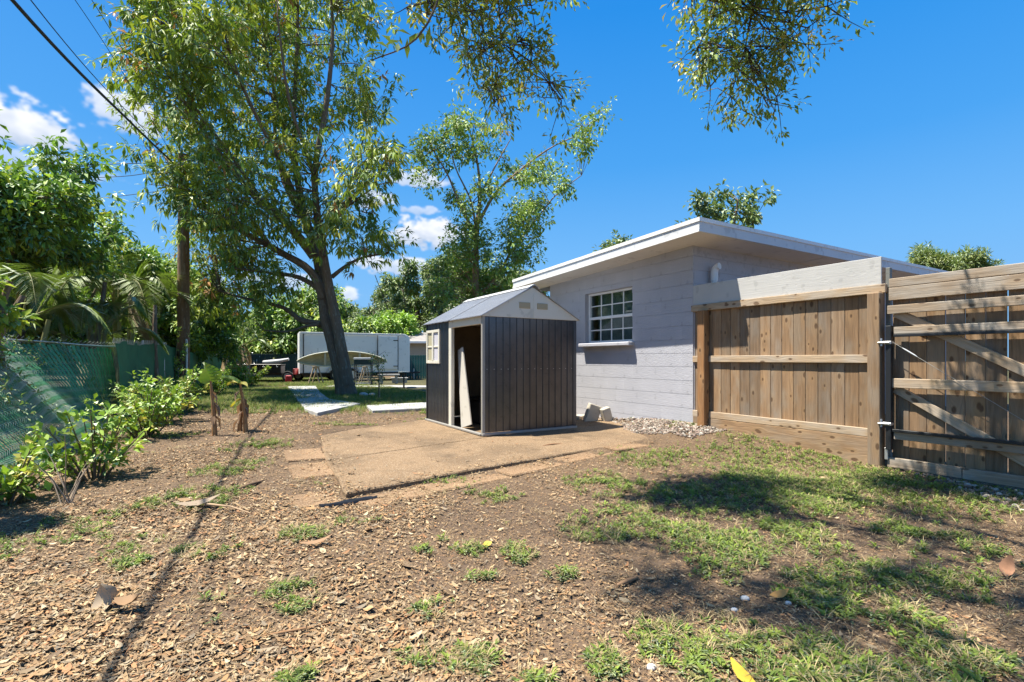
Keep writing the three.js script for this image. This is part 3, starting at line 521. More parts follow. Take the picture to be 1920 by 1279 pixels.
{ // things kept in the shed
  const [bx, , bz] = shedPoint(0.1, 0, -0.7), by = patioTop(bx, bz);
  const wb = thing('tapered_sheet', 'off-white tapered flat sheet leaning in the shed doorway', 'sheet', [bx, by + 0.003, bz], LOT);
  { const sh = new THREE.Shape([[-0.19, 0], [0.17, 0], [0.06, 1.24], [-0.12, 1.24]].map((p) => new THREE.Vector2(...p))), g = new THREE.ExtrudeGeometry(sh, { depth: 0.016, bevelEnabled: true, bevelSize: 0.002, bevelThickness: 0.002, bevelSegments: 1 }); g.rotateY(-Math.PI / 2); const m = mesh('sheet', g, std({ map: blotch([0.52, 0.49, 0.43], 0.08, 40), roughness: 0.6 }), wb); m.rotation.set(-0.27, 0, -0.05); m.position.y = 0.055; }
  const [px, , pz] = shedPoint(0.62, 0, -0.62); const pl = thing('leaning_plank', 'long pale wooden plank leaning inside the shed', 'plank', [px, patioTop(px, pz) + 0.003, pz], LOT); { const m = mesh('plank', boxGeo(0.03, 1.6, 0.1, 0, 0.8, 0, 0.003, null, 0.3, 0.2), railMat, pl); m.rotation.set(-0.12, 0, -0.03); m.position.y = 0.02; }
  const [qx, , qz] = shedPoint(0.95, 0, -0.62); const p2 = thing('leaning_plank', 'shorter brown board leaning behind the pale plank in the shed', 'plank', [qx, patioTop(qx, qz) + 0.003, qz], LOT); { const m = mesh('plank', boxGeo(0.03, 1.25, 0.14, 0, 0.625, 0, 0.003, null, 1.3, 0.7), picketMats[1], p2); m.rotation.set(-0.08, 0, -0.06); m.position.y = 0.02; }
  const [cx, , cz] = shedPoint(0.75, 0, -1.25); const bin = thing('storage_tub', 'dark plastic tub on the floor inside the shed', 'tub', [cx, patioTop(cx, cz) + 0.002, cz], LOT); mesh('tub', boxGeo(0.5, 0.4, 0.4, 0, 0.2, 0, 0.03), plasticBlack, bin); mesh('lid', boxGeo(0.54, 0.04, 0.44, 0, 0.42, 0, 0.01), plasticBlack, bin);
}
{ // blocks left against the house wall
  const put = (label, x, z, w, h, d, rot, lift) => { const t = thing('concrete_block', label, 'block', [x, ground(x, z) + 0.0, z], 0, 'loose blocks by the house wall'); const m = mesh('block', boxGeo(w, h, d, 0, 0, 0, 0.012), blockMat, t); m.rotation.set(...rot); m.position.y = lift; };
  put('upright concrete block leaning left of the pair by the house wall', 1.38, -8.62, 0.24, 0.34, 0.1, [0.1, 0.35, -0.34], 0.16);
  put('concrete block propped behind, right of the leaning pair', 1.62, -8.6, 0.16, 0.28, 0.12, [0.0, 0.4, 0.28], 0.13);
  put('low concrete block lying flat beside the shed corner', 1.2, -9.0, 0.42, 0.1, 0.16, [0, 1.1, 0], 0.045);
}

// ---------------------------------------------------------------- trees
const V3 = (a) => new THREE.Vector3(a[0], a[1], a[2]);
const unit = (v) => { const l = Math.hypot(v[0], v[1], v[2]) || 1; return [v[0] / l, v[1] / l, v[2] / l]; };
function ball(r) { let x, y, z; do { x = r() * 2 - 1; y = r() * 2 - 1; z = r() * 2 - 1; } while (x * x + y * y + z * z > 1); return [x, y, z]; }
function smoothLine(pts, n) { const c = new THREE.CatmullRomCurve3(pts.map(V3)), out = []; for (let k = 0; k <= n; k++) { const t = k / n, q = c.getPoint(t), f = t * (pts.length - 1), i = Math.min(pts.length - 2, Math.floor(f)); out.push([q.x, q.y, q.z, lerp(pts[i][3], pts[i + 1][3], f - i)]); } return out; }
const LEAFY = 2.5;   // leaf reflectance plus what it passes
const pickTone = (tones, r) => { let q = r(), k = 0; while (k < tones.length - 1 && q > tones[k][3]) { q -= tones[k][3]; k++; } const t = tones[k], j = LEAFY * (0.8 + r() * 0.4); return [t[0] * j, t[1] * j, t[2] * j * (0.9 + r() * 0.2)]; };
// a sprig: a few leaves round the end of a twig
function sprig(mb, p, dir, o, r) {
  const n = Math.max(2, Math.round(o.per * (0.7 + r() * 0.6))), tone = pickTone(o.tones, r);
  for (let k = 0; k < n; k++) {
    const b = unit(ball(r)), d = unit([dir[0] * o.follow + b[0], dir[1] * o.follow + b[1] - o.droop, dir[2] * o.follow + b[2]]);
    let nn = unit([b[1] * 0.6 + (r() - 0.5) * 0.7, 1, b[2] * 0.6 + (r() - 0.5) * 0.7]); const dt = d[0] * nn[0] + d[1] * nn[1] + d[2] * nn[2]; nn = unit([nn[0] - d[0] * dt, nn[1] - d[1] * dt, nn[2] - d[2] * dt]);
    const s = r() * o.spread, L = o.len * (0.65 + r() * 0.6), j = 0.85 + r() * 0.3;
    mb.leaf([p[0] - dir[0] * s + b[0] * o.spread * 0.4, p[1] - dir[1] * s + b[1] * o.spread * 0.4, p[2] - dir[2] * s + b[2] * o.spread * 0.4], d, nn, L, L * o.wid, [tone[0] * j, tone[1] * j, tone[2] * j], 0.3, 0.1 + r() * 0.2, o.at ?? 0.45);
  }
}
// limbs drawn by hand carry side branches to crown clumps, those carry twigs, twigs carry sprigs
function tree(name, label, base, o) {
  const r = rng(o.seed), T = thing(name, label, 'tree', base, 0, o.group), tm = new MB(), bm = new MB(), lm = new MB(), nodes = [];
  for (const L of o.limbs) { const s = smoothLine(L, (L.length - 1) * 4); tm.tube(s, L[0][3] > 0.08 ? 12 : 8, undefined, true, L[0][3] > 0.08 ? 0.22 : 0.1); s.forEach((q, k) => { if (k > 2) nodes.push([q[0], q[1], q[2], q[3]]); }); }
  const link = (from, to, r0, r1, sag, n = 4, seg = 5) => { const m = [(from[0] * 0.5 + to[0] * 0.5) + (r() - 0.5) * sag, (from[1] + to[1]) / 2 + (r() - 0.3) * sag, (from[2] + to[2]) / 2 + (r() - 0.5) * sag]; const pts = smoothLine([[...from.slice(0, 3), r0], [...m, (r0 + r1) / 2], [...to, r1]], n); bm.tube(pts, seg, undefined, false); return pts; };
  const total = o.blobs.reduce((s, b) => s + b[3] ** (o.fill ?? 2.3) * (b[4] ?? 1), 0);
  for (const [bx, by, bz, br, bw] of o.blobs) {
    const share = br ** (o.fill ?? 2.3) * (bw ?? 1) / total, subs = Math.max(2, Math.round(o.subs * share)), sprigs = Math.round(o.sprigs * share);
    const spots = [];
    for (let k = 0; k < subs; k++) {
      const q = ball(r), p = [bx + q[0] * br * 0.75, by + q[1] * br * 0.75 * (o.flat ?? 1), bz + q[2] * br * 0.75];
      let best = null, bd = 1e9; for (const n of nodes) { const d = Math.hypot(n[0] - p[0], n[1] - p[1], n[2] - p[2]) + Math.max(0, n[1] - p[1]) * (o.hang ? 0 : 0.8); if (d < bd) { bd = d; best = n; } }
      const r0 = Math.min(best[3] * 0.6, 0.008 + bd * 0.007), pts = link(best, p, r0, 0.006, bd * 0.22);
      pts.forEach((t, i) => { if (i > 2) spots.push(t); });
    }
    for (let k = 0; k < sprigs; k++) {
      const s = spots[(r() * spots.length) | 0], q = ball(r), reach = o.reach ?? 0.5, ln = Math.cbrt(r());
      const u = unit(q), p = [s[0] + u[0] * reach * ln, s[1] + u[1] * reach * ln * (o.flat ?? 1) - (o.hang ?? 0) * r(), s[2] + u[2] * reach * ln];
      if (o.twigs && r() < o.twigs) link(s, p, 0.005, 0.002, 0.1, 2, 3);
      sprig(lm, p, unit([p[0] - s[0], p[1] - s[1], p[2] - s[2]]), o, r);
    }
  }
  if (o.extra) o.extra(lm, r);
  const off = (m) => { for (let k = 0; k < m.p.length; k += 3) { m.p[k] -= base[0]; m.p[k + 1] -= base[1]; m.p[k + 2] -= base[2]; } return m.geo(); };
  if (tm.p.length) mesh('trunk', off(tm), o.bark ?? bark, T); if (bm.p.length) mesh('branches', off(bm), o.bark ?? bark, T); mesh('crown', off(lm), o.leafMat ?? foliageMat, T);
  return T;
}
const wob = (pts, z, amp, seed, r0, r1, basePow = 0.8) => { const r = rng(seed), dz = (r() - 0.5) * 2; return pts.map(([x, y], k) => { const t = k / (pts.length - 1); return [x, y, z + dz * amp * t + (r() - 0.5) * 0.2 * t, lerp(r0, r1, Math.pow(t, basePow))]; }); };
const greenA = [[0.082, 0.122, 0.012, 0.38], [0.125, 0.16, 0.014, 0.36], [0.048, 0.09, 0.014, 0.14], [0.17, 0.18, 0.018, 0.09], [0.2, 0.10, 0.03, 0.05]];
{
  const z = -15.2;
  const limbs = [
    [[-5.02, -0.1, z, 0.4], [-5.05, 0.15, z, 0.33], [-5.16, 0.75, z, 0.25], [-5.48, 1.72, z, 0.165], [-5.69, 2.52, z, 0.145], [-5.84, 3.49, z - 0.1, 0.13], [-6.02, 4.3, z - 0.2, 0.115], [-6.31, 5.44, z - 0.2, 0.12], [-6.53, 6.73, z, 0.09], [-6.47, 8.35, z + 0.3, 0.06], [-6.39, 10.45, z + 0.3, 0.05], [-6.47, 13.0, z, 0.02]],
    [[-4.98, 0.4, z + 0.1, 0.21], [-5.12, 1.5, z + 0.15, 0.165], [-5.38, 2.69, z + 0.1, 0.145], [-5.53, 3.66, z + 0.2, 0.13], [-5.66, 4.79, z + 0.4, 0.12], [-5.63, 6.41, z + 0.9, 0.085], [-5.17, 8.35, z + 1.2, 0.07], [-5.01, 10.45, z + 1.2, 0.045], [-5.17, 12.5, z + 1.2, 0.02]],
    wob([[-5.72, 3.01], [-6.06, 3.82], [-6.95, 4.38], [-8.25, 5.11], [-9.22, 5.76], [-10.35, 6.41]], z, 1.2, 3, 0.15, 0.03),
    wob([[-6.02, 4.3], [-6.79, 5.27], [-7.44, 5.76], [-8.25, 6.73], [-9.06, 7.86], [-10.03, 9.48], [-10.51, 11.09]], z, 1.6, 5, 0.15, 0.02),
    wob([[-6.31, 5.44], [-7.11, 6.73], [-7.6, 8.02], [-7.92, 9.96], [-8.25, 12.06]], z, 2, 7, 0.12, 0.02),
    wob([[-5.47, 1.96], [-5.82, 2.23], [-6.47, 2.36], [-7.11, 2.77], [-8.41, 3.09], [-9.22, 3.33]], z, 1, 8, 0.14, 0.025),
    wob([[-5.82, 2.23], [-6.23, 2.17], [-6.79, 2.01], [-7.44, 2.04]], z, 1.3, 11, 0.06, 0.02),
    wob([[-5.47, 3.66], [-5.01, 4.06], [-4.53, 4.3], [-3.88, 4.46]], z, 0.8, 12, 0.07, 0.02),
    wob([[-5.66, 4.95], [-5.01, 5.6], [-4.37, 6.57], [-4.2, 7.7]], z + 0.3, 1, 13, 0.08, 0.02),
    wob([[-5.76, 3.25], [-6.47, 3.66], [-7.44, 3.82], [-8.57, 3.98]], z, 1.6, 14, 0.1, 0.02),
    [[-6.31, 5.44, z - 0.2, 0.08], [-6.6, 6.8, z + 1.0, 0.06], [-7.0, 8.2, z + 2.1, 0.04], [-7.3, 9.8, z + 2.8, 0.02]], [[-7.44, 5.76, z, 0.07], [-7.8, 6.8, z + 1.2, 0.05], [-8.4, 8.0, z + 2.2, 0.03], [-8.6, 9.4, z + 2.8, 0.015]], [[-6.02, 4.3, z - 0.2, 0.07], [-6.5, 5.6, z - 1.4, 0.05], [-7.0, 7.2, z - 2.4, 0.035], [-7.4, 9.6, z - 3, 0.015]], [[-5.66, 4.79, z + 0.4, 0.06], [-5.5, 6.2, z - 0.9, 0.045], [-5.3, 7.8, z - 2, 0.03], [-5.2, 9.6, z - 2.6, 0.015]], [[-6.53, 6.73, z, 0.06], [-7.1, 8.4, z - 0.4, 0.045], [-7.5, 10.2, z - 0.2, 0.03], [-7.6, 12.4, z, 0.012]], [[-5.63, 6.41, z + 0.9, 0.06], [-5.9, 8.0, z + 1.9, 0.04], [-5.9, 9.8, z + 2.6, 0.02]],
  ];
  const flatBlobs = [[-9.86, 10.61, 1.78], [-10.67, 8.43, 1.21], [-7.92, 11.09, 2.1], [-5.82, 11.09, 1.37], [-8.73, 8.18, 2.1], [-6.47, 8.99, 1.78], [-4.85, 8.83, 1.29], [-4.53, 6.89, 1.21], [-4.12, 5.11, 0.89], [-6.47, 6.57, 1.78], [-9.06, 6.08, 1.78], [-7.76, 4.63, 1.62], [-10.11, 6.57, 1.21], [-5.5, 5.11, 0.89], [-8.73, 3.33, 1.05], [-7.44, 3.2, 0.8], [-9.54, 4.46, 0.97], [-8.25, 13.2, 2.4], [-5.98, 13.36, 1.78], [-10.67, 12.23, 1.29], [-5.17, 12.39, 1.13], [-10.51, 9.96, 1.13], [-3.88, 8.02, 0.65], [-9.38, 2.5, 0.6], [-7.92, 2.5, 0.6], [-4.6, 10.2, 0.8]];
  const r = rng(4), blobs = flatBlobs.map(([x, y, q]) => { const dz = y < 5 && x < -8.5 ? -1.6 : x < -9 ? r() * 4 - 0.5 : (r() - 0.5) * 6.4, f = (z + dz) / z; return [x * f, 1.15 + (y - 1.15) * f, z + dz, q]; }).concat([[-9.3, 9.4, -15, 1.25], [-8.9, 7.6, -15.3, 1.2], [-9.1, 10.9, -15.2, 1.2], [-8.3, 6.2, -14.6, 1.1], [-9.9, 7.4, -15.4, 1.0], [-8.3, 9.8, -14.4, 1.1], [-7.3, 10, -16, 1.2], [-10.2, 5.6, -16.4, 0.9], [-8.8, 5.0, -16.4, 1.0], [-9.4, 3.8, -16.4, 0.8], [-7.0, 3.7, -15.0, 0.8], [-4.3, 5.7, -15.2, 0.8], [-3.8, 4.9, -15.4, 0.6], [-3.9, 6.9, -15, 0.8], [-4.1, 9.3, -15, 0.8], [-4.5, 11.2, -15, 0.9], [-4.9, 4.6, -15.6, 0.6], [-9.6, 8.8, -12.6, 1.1], [-8.8, 10, -12.4, 1.2]]);
  tree('mango_tree', 'tall leaning shade tree with long drooping leaves beside the concrete path', [-5.05, ground(-5.05, z), z], { seed: 21, limbs, blobs, subs: 760, sprigs: 4700, per: 10, len: 0.23, wid: 0.26, follow: 0.55, droop: 0.6, spread: 0.13, reach: 0.66, twigs: 0.4, tones: greenA, fill: 2.1 });
}
{
  const z = -17, limbs = [
    [[-1.18, 0, z, 0.17], [-1.18, 0.34, z, 0.15], [-1.21, 2.51, z, 0.13], [-1.23, 4.31, z, 0.11], [-1.21, 5.4, z, 0.09], [-1.09, 6.67, z, 0.06], [-1.16, 7.75, z, 0.04], [-1.45, 9.02, z, 0.015]],
    wob([[-1.23, 5.4], [-1.72, 6.3], [-2.17, 7.39], [-2.62, 8.11]], z, 1, 31, 0.07, 0.015), wob([[-1.16, 5.76], [-0.54, 6.85], [0.45, 7.75], [1.45, 8.47], [2.71, 9.02]], z, 0.8, 32, 0.06, 0.012),
    wob([[-1.21, 3.23], [-0.54, 3.95], [0, 4.86], [0.72, 5.76], [1.45, 6.67], [2.35, 7.39]], z, 1, 33, 0.06, 0.012), wob([[-1.09, 6.67], [-0.54, 7.75], [0, 8.66]], z, 0.8, 34, 0.04, 0.012), wob([[-1.21, 3.59], [-1.81, 4.31], [-2.35, 4.68]], z, 0.8, 35, 0.05, 0.012), wob([[-1.2, 5.0], [-1.35, 6.4], [-1.9, 7.6], [-2.1, 8.6]], z, 0.6, 36, 0.05, 0.012)];
  const r = rng(6), blobs = [[-2.71, 8.29, 0.99], [-3.26, 7.75, 0.63], [-1.63, 8.47, 1.09], [-0.72, 8.84, 0.7], [-1.81, 9.38, 0.63], [0, 7.93, 0.7], [1.09, 7.93, 0.75], [2.17, 8.11, 0.7], [2.71, 8.84, 0.5], [-1.09, 4.68, 1.0], [-0.18, 5.3, 0.9], [0.72, 6.3, 0.75], [-1.81, 3.95, 0.99], [-0.54, 3.77, 1.09], [0.36, 4.68, 0.81], [0.9, 5.4, 0.6], [1.63, 7.03, 0.6], [-2.17, 4.68, 0.63], [-1.09, 3.05, 1.27], [0, 3.23, 0.72], [-1.5, 5.6, 0.8], [-0.7, 6.6, 0.7], [-2.0, 6.6, 0.6], [0.3, 5.9, 0.7], [-0.4, 4.5, 0.9], [-1.7, 4.9, 0.9], [0.4, 7.3, 0.6], [-2.4, 3.4, 0.7]].map(([x, y, q]) => [x, y, z + (r() - 0.5) * 2.4, q]);
  tree('broadleaf_tree', 'slender open-crowned tree rising behind the metal shed', [-1.18, ground(-1.18, z), z], { seed: 22, limbs, blobs, subs: 290, sprigs: 2450, per: 8, len: 0.13, wid: 0.52, follow: 0.4, droop: 0.35, spread: 0.17, reach: 0.45, twigs: 0.45, tones: [[0.085, 0.138, 0.02, 0.5], [0.12, 0.165, 0.02, 0.35], [0.055, 0.1, 0.018, 0.15]], bark: paleBark, fill: 2.1 });
}
// evergreen oaks beyond the trailer
const oakTones = [[0.07, 0.105, 0.024, 0.4], [0.095, 0.125, 0.03, 0.3], [0.05, 0.08, 0.02, 0.3]];
function farTree(name, label, x, z, h, w, seed, o = {}) {
  const r = rng(seed), y0 = ground(x, z), trunkTop = h * (o.clear ?? 0.3), limbs = [[[x, y0 - 0.1, z, w * 0.06 + 0.08], [x + (r() - 0.5) * 0.3, y0 + trunkTop * 0.6, z, w * 0.05 + 0.06], [x + (r() - 0.5) * 0.6, y0 + trunkTop, z, w * 0.04 + 0.05], [x, y0 + h * 0.75, z, 0.05]]], blobs = [];
  for (let k = 0; k < 6; k++) { const a = k / 6 * 6.28 + r(), e = w * 0.36 * (0.6 + r() * 0.5); limbs.push([[x, y0 + trunkTop * (0.75 + r() * 0.4), z, w * 0.025 + 0.03], [x + Math.cos(a) * e * 0.5, y0 + lerp(trunkTop, h, 0.3), z + Math.sin(a) * e * 0.5, 0.05], [x + Math.cos(a) * e, y0 + lerp(trunkTop, h, 0.55 + r() * 0.2), z + Math.sin(a) * e, 0.03]]); }
  const n = o.blobs ?? 22;
  for (let k = 0; k < n; k++) { const q = ball(r), c = h * (1 + (o.clear ?? 0.3)) / 2, hh = h - trunkTop, br = ((o.small ?? 0.13) + r() * (o.small ?? 0.1)) * w; blobs.push([x + q[0] * w * 0.4, y0 + c + q[1] * (hh / 2 - br * 0.6), z + q[2] * w * 0.36, br]); }
  for (let k = 0; k < (o.spikes ?? 0); k++) { const a = r() * 6.28; blobs.push([x + Math.cos(a) * w * 0.42 * r(), y0 + h * (0.86 + 0.2 * r()), z + Math.sin(a) * w * 0.35 * r(), w * (0.05 + r() * 0.05)]); }
  return tree(name, label, [x, y0, z], { seed: seed + 1, limbs, blobs, subs: o.subs ?? 110, sprigs: o.sprigs ?? 1900, per: o.per ?? 8, len: o.len ?? 0.3, wid: o.wid ?? 0.55, follow: 0.3, droop: o.droop ?? 0.2, spread: o.spread ?? 0.3, reach: o.reach ?? 0.6, twigs: 0, tones: o.tones ?? oakTones, group: o.group, fill: 2.2, leafMat: o.leafMat, flat: o.flat });
}
const far = 'background trees behind the trailer';
farTree('oak_tree', 'large rounded dark oak rising behind the right half of the white trailer', -8.8, -46, 11.4, 11, 101, { group: far, clear: 0.06, sprigs: 4200 });
farTree('oak_tree', 'lower oak at the left edge of the tree row over the trailer roof', -13.2, -48, 9.2, 10, 111, { group: far, clear: 0.06, sprigs: 2800 });
farTree('oak_tree', 'tall oak directly behind the slender tree left of the shed', -4.6, -42, 10.8, 9, 121, { group: far, clear: 0.06, sprigs: 4200 });
farTree('oak_tree', 'pale olive oak above the shed roof ridge', -0.6, -40, 8.8, 8, 131, { group: far, clear: 0.06, sprigs: 3200 });
farTree('young_tree', 'bright yellow-green young tree just above the trailer roof', -8.4, -36, 5.2, 3.8, 141, { group: far, clear: 0.15, sprigs: 900, len: 0.26, tones: [[0.12, 0.2, 0.015, 0.6], [0.16, 0.23, 0.02, 0.4]] });
farTree('leafy_tree', 'leafy tree top showing above the roof corner of the house', 8.3, -19.6, 7.9, 4.0, 151, { clear: 0.55, sprigs: 520, blobs: 16, subs: 60, len: 0.2, spread: 0.2, reach: 0.4 });
farTree('round_tree', 'small round tree top peeping over the left roof edge of the house', 5.2, -24, 7.35, 2.6, 161, { clear: 0.4, sprigs: 420, len: 0.2, spread: 0.2, reach: 0.3 });
farTree('round_tree', 'tiny tree top next to the white roof vent', 4.1, -24, 6.8, 2.0, 171, { clear: 0.4, sprigs: 260, len: 0.2, spread: 0.2, reach: 0.3 });
farTree('pine_tree', 'distant rounded pine crown above the gate', 45.2, -52, 13.8, 7.6, 181, { clear: 0.6, sprigs: 1500, blobs: 20, len: 0.5, wid: 0.22, per: 10, spread: 0.35, reach: 0.7, tones: [[0.075, 0.11, 0.02, 0.6], [0.11, 0.13, 0.03, 0.4]] });
// thicket behind the chain-link fence on the left
farTree('oak_tree', 'low far oak at the end of the row left of the trailer roof', -19, -50, 7.5, 11, 191, { group: far, clear: 0.05, sprigs: 2600 });
farTree('oak_tree', 'wide far oak behind the fence at the far left', -34, -38, 8, 14, 195, { group: far, clear: 0.05, sprigs: 3200 });
farTree('oak_tree', 'far oak showing between the palms at the left', -27, -24, 6.5, 10, 197, { group: far, clear: 0.05, sprigs: 2600 });
const thick = 'trees behind the chain-link fence', lush = [[0.072, 0.13, 0.014, 0.4], [0.125, 0.185, 0.016, 0.3], [0.035, 0.07, 0.013, 0.22], [0.2, 0.22, 0.02, 0.08]];
farTree('umbrella_tree', 'big glossy umbrella tree crown at the left edge above the fence', -10.3, -9.8, 5.2, 5.0, 201, { group: thick, clear: 0.42, sprigs: 2600, blobs: 46, small: 0.075, spikes: 12, subs: 200, len: 0.17, wid: 0.42, per: 9, spread: 0.13, reach: 0.36, droop: 0.25, tones: lush });
farTree('umbrella_tree', 'dark leafy tree left of the areca palm behind the fence', -14.2, -13.2, 5.4, 5.0, 211, { group: thick, clear: 0.12, sprigs: 2600, len: 0.19, wid: 0.42, per: 10, spread: 0.25, reach: 0.45, droop: 0.25, tones: lush });
farTree('umbrella_tree', 'dense green tree right of the utility pole behind the fence', -12.6, -19, 5.2, 5.6, 221, { group: thick, clear: 0.06, sprigs: 3200, len: 0.19, wid: 0.42, per: 10, spread: 0.25, reach: 0.5, droop: 0.22, tones: lush });
farTree('umbrella_tree', 'leafy tree behind the black trailer at the far fence', -13.2, -31, 6.4, 7.4, 231, { group: thick, clear: 0.06, sprigs: 3000, len: 0.3, wid: 0.4, spread: 0.3, droop: 0.22, tones: lush });
farTree('umbrella_tree', 'yellow-green tree at the far left corner behind the fence', -18.5, -27, 6.6, 8, 241, { group: thick, clear: 0.06, sprigs: 3000, len: 0.3, wid: 0.4, spread: 0.3, droop: 0.4, tones: [[0.1, 0.15, 0.02, 0.5], [0.07, 0.12, 0.015, 0.5]] });
farTree('umbrella_tree', 'shaded tree in the dark gap behind the fence screen', -14.2, -14.5, 5, 5.4, 251, { group: thick, clear: 0.06, sprigs: 2800, len: 0.19, wid: 0.42, per: 10, spread: 0.25, droop: 0.22, tones: lush });
farTree('broad_tree', 'broad leafy tree behind the palms left of the utility pole', -15.6, -19, 6.4, 7, 311, { group: thick, clear: 0.1, spikes: 10, sprigs: 3000, len: 0.24, wid: 0.42, spread: 0.22, reach: 0.5, droop: 0.25, tones: lush });
farTree('broad_tree', 'broad leafy tree behind the palms at the left edge', -19.5, -17.5, 6.2, 7, 315, { group: thick, clear: 0.1, spikes: 10, sprigs: 2600, len: 0.24, wid: 0.42, spread: 0.22, reach: 0.5, droop: 0.25, tones: lush });
farTree('hedge_tree', 'far hedge-like tree closing the gap left of the white trailer', -17.5, -36, 5.6, 8, 281, { group: thick, clear: 0.04, sprigs: 2600, len: 0.32, wid: 0.45, spread: 0.32, tones: lush });
farTree('hedge_tree', 'far hedge-like tree showing under the boughs of the leaning shade tree', -10.6, -37, 4.6, 7, 291, { group: thick, clear: 0.04, sprigs: 2400, len: 0.32, wid: 0.45, spread: 0.32, tones: lush });
farTree('umbrella_tree', 'leafy tree partly out of view behind the near fence', -10.5, -6.6, 4.2, 4.4, 261, { group: thick, clear: 0.1, sprigs: 2200, len: 0.18, wid: 0.42, spread: 0.2, reach: 0.4, droop: 0.25, tones: lush });
farTree('small_tree', 'small tree just beyond the left edge that shades the litter', -4.9, -3.2, 3.3, 1.5, 275, { clear: 0.55, sprigs: 260, blobs: 10, subs: 30, len: 0.12, wid: 0.45, spread: 0.1, reach: 0.22, tones: lush });
farTree('edge_shrub', 'yellow-green leafy shrub at the very left edge over the fence', -6.35, -5.9, 2.6, 1.25, 271, { clear: 0.35, sprigs: 330, blobs: 12, subs: 40, len: 0.13, wid: 0.5, spread: 0.1, reach: 0.18, tones: [[0.16, 0.2, 0.02, 0.5], [0.1, 0.16, 0.02, 0.5]] });
// areca palms
function palm(label, x, z, h, n, len, seed, dead = 0) {
  const r = rng(seed), y0 = ground(x, z), T = thing('areca_palm', label, 'palm', [x, y0, z], 0, 'palms behind the chain-link fence'), st = new MB(), lf = new MB();
  for (let k = 0; k < 4; k++) { const a = r() * 6.28, q = 0.25 * r(), hh = h * (0.8 + 0.3 * r()); st.tube(smoothLine([[q * Math.cos(a), -0.1, q * Math.sin(a), 0.06], [q * 1.6 * Math.cos(a), hh * 0.5, q * 1.6 * Math.sin(a), 0.05], [q * 2.4 * Math.cos(a), hh, q * 2.4 * Math.sin(a), 0.035]], 6), 8); }
  for (let k = 0; k < n; k++) {
    const a = k * 2.4 + r() * 0.6, lift = 0.35 + r() * 1.0, L = len * (0.75 + r() * 0.5), pts = [], o = [0.3 * Math.cos(a), h * (0.8 + r() * 0.25), 0.3 * Math.sin(a)], isDead = k < dead;
    for (let i = 0; i <= 12; i++) { const t = i / 12, out = L * t * Math.cos(lift) * (1 - 0.1 * t), up = isDead ? -t * L * 0.7 : L * (t * Math.sin(lift) - 0.75 * t * t * t); pts.push([o[0] + Math.cos(a) * out * (isDead ? 0.3 : 1), o[1] + up, o[2] + Math.sin(a) * out * (isDead ? 0.3 : 1), lerp(0.016, 0.004, t)]); }
    st.tube(pts, 4, undefined, false);
    for (let i = 10; i < 120; i++) {
      const t = i / 120, f = t * 12, j = Math.min(11, Math.floor(f)), p = [0, 1, 2].map((q) => lerp(pts[j][q], pts[j + 1][q], f - j)), tg = unit([0, 1, 2].map((q) => pts[j + 1][q] - pts[j][q]));
      const side = i % 2 ? 1 : -1, sv = unit([-Math.sin(a) * side, 0.25, Math.cos(a) * side]), d = unit([tg[0] * 0.75 + sv[0], tg[1] * 0.75 + sv[1] - 0.15 - t * 0.3, tg[2] * 0.75 + sv[2]]);
      let nn = unit([-d[0] * d[1], 1 - d[1] * d[1], -d[2] * d[1]]); const LL = L * 0.3 * Math.sin(Math.PI * (0.12 + t * 0.86)) * (0.9 + r() * 0.2), g = 0.85 + r() * 0.3;
      lf.leaf(p, d, nn, LL, 0.028, isDead ? [0.36 * g, 0.27 * g, 0.15 * g] : [0.15 * g, 0.23 * g, 0.025 * g], 0.4, 0.2, 0.35);
    }
  }
  mesh('stems', st.geo(), std({ color: rgb(0.2, 0.2, 0.07), roughness: 0.7 }), T); mesh('fronds', lf.geo(), foliageMat, T);
}
palm('bright areca palm with arching fronds left of the utility pole', -10.5, -13.4, 3.0, 30, 2.0, 301, 3);
palm('lower areca palm in front of the dark thicket behind the fence', -8.9, -10.6, 1.7, 16, 1.6, 302, 1);
palm('areca palm at the left behind the slatted fence', -8.2, -8.2, 1.9, 14, 1.5, 303);
palm('far palm with hanging dry fronds beside the green screen end', -12.6, -23, 2.0, 16, 1.8, 304, 4);
// bare trunks in the thicket
for (const [x, z, h, lx, label] of [[-9.0, -10.9, 2.7, 0.15, 'thin pale trunk standing behind the fence under the dark leaves'], [-8.3, -11.8, 2.3, -0.1, 'slim trunk between the palms behind the green screen'], [-9.9, -9.8, 2.6, 0.8, 'leaning dark trunk behind the slatted fence']]) { const t = thing('bare_trunk', label, 'trunk', [x, ground(x, z) - 0.05, z]); mesh('trunk', new MB().tube(smoothLine([[0, 0, 0, 0.07], [lx * 0.4, h * 0.5, 0.1, 0.055], [lx, h, 0, 0.04]], 8), 8, undefined, true, 0.2).geo(), bark, t); }

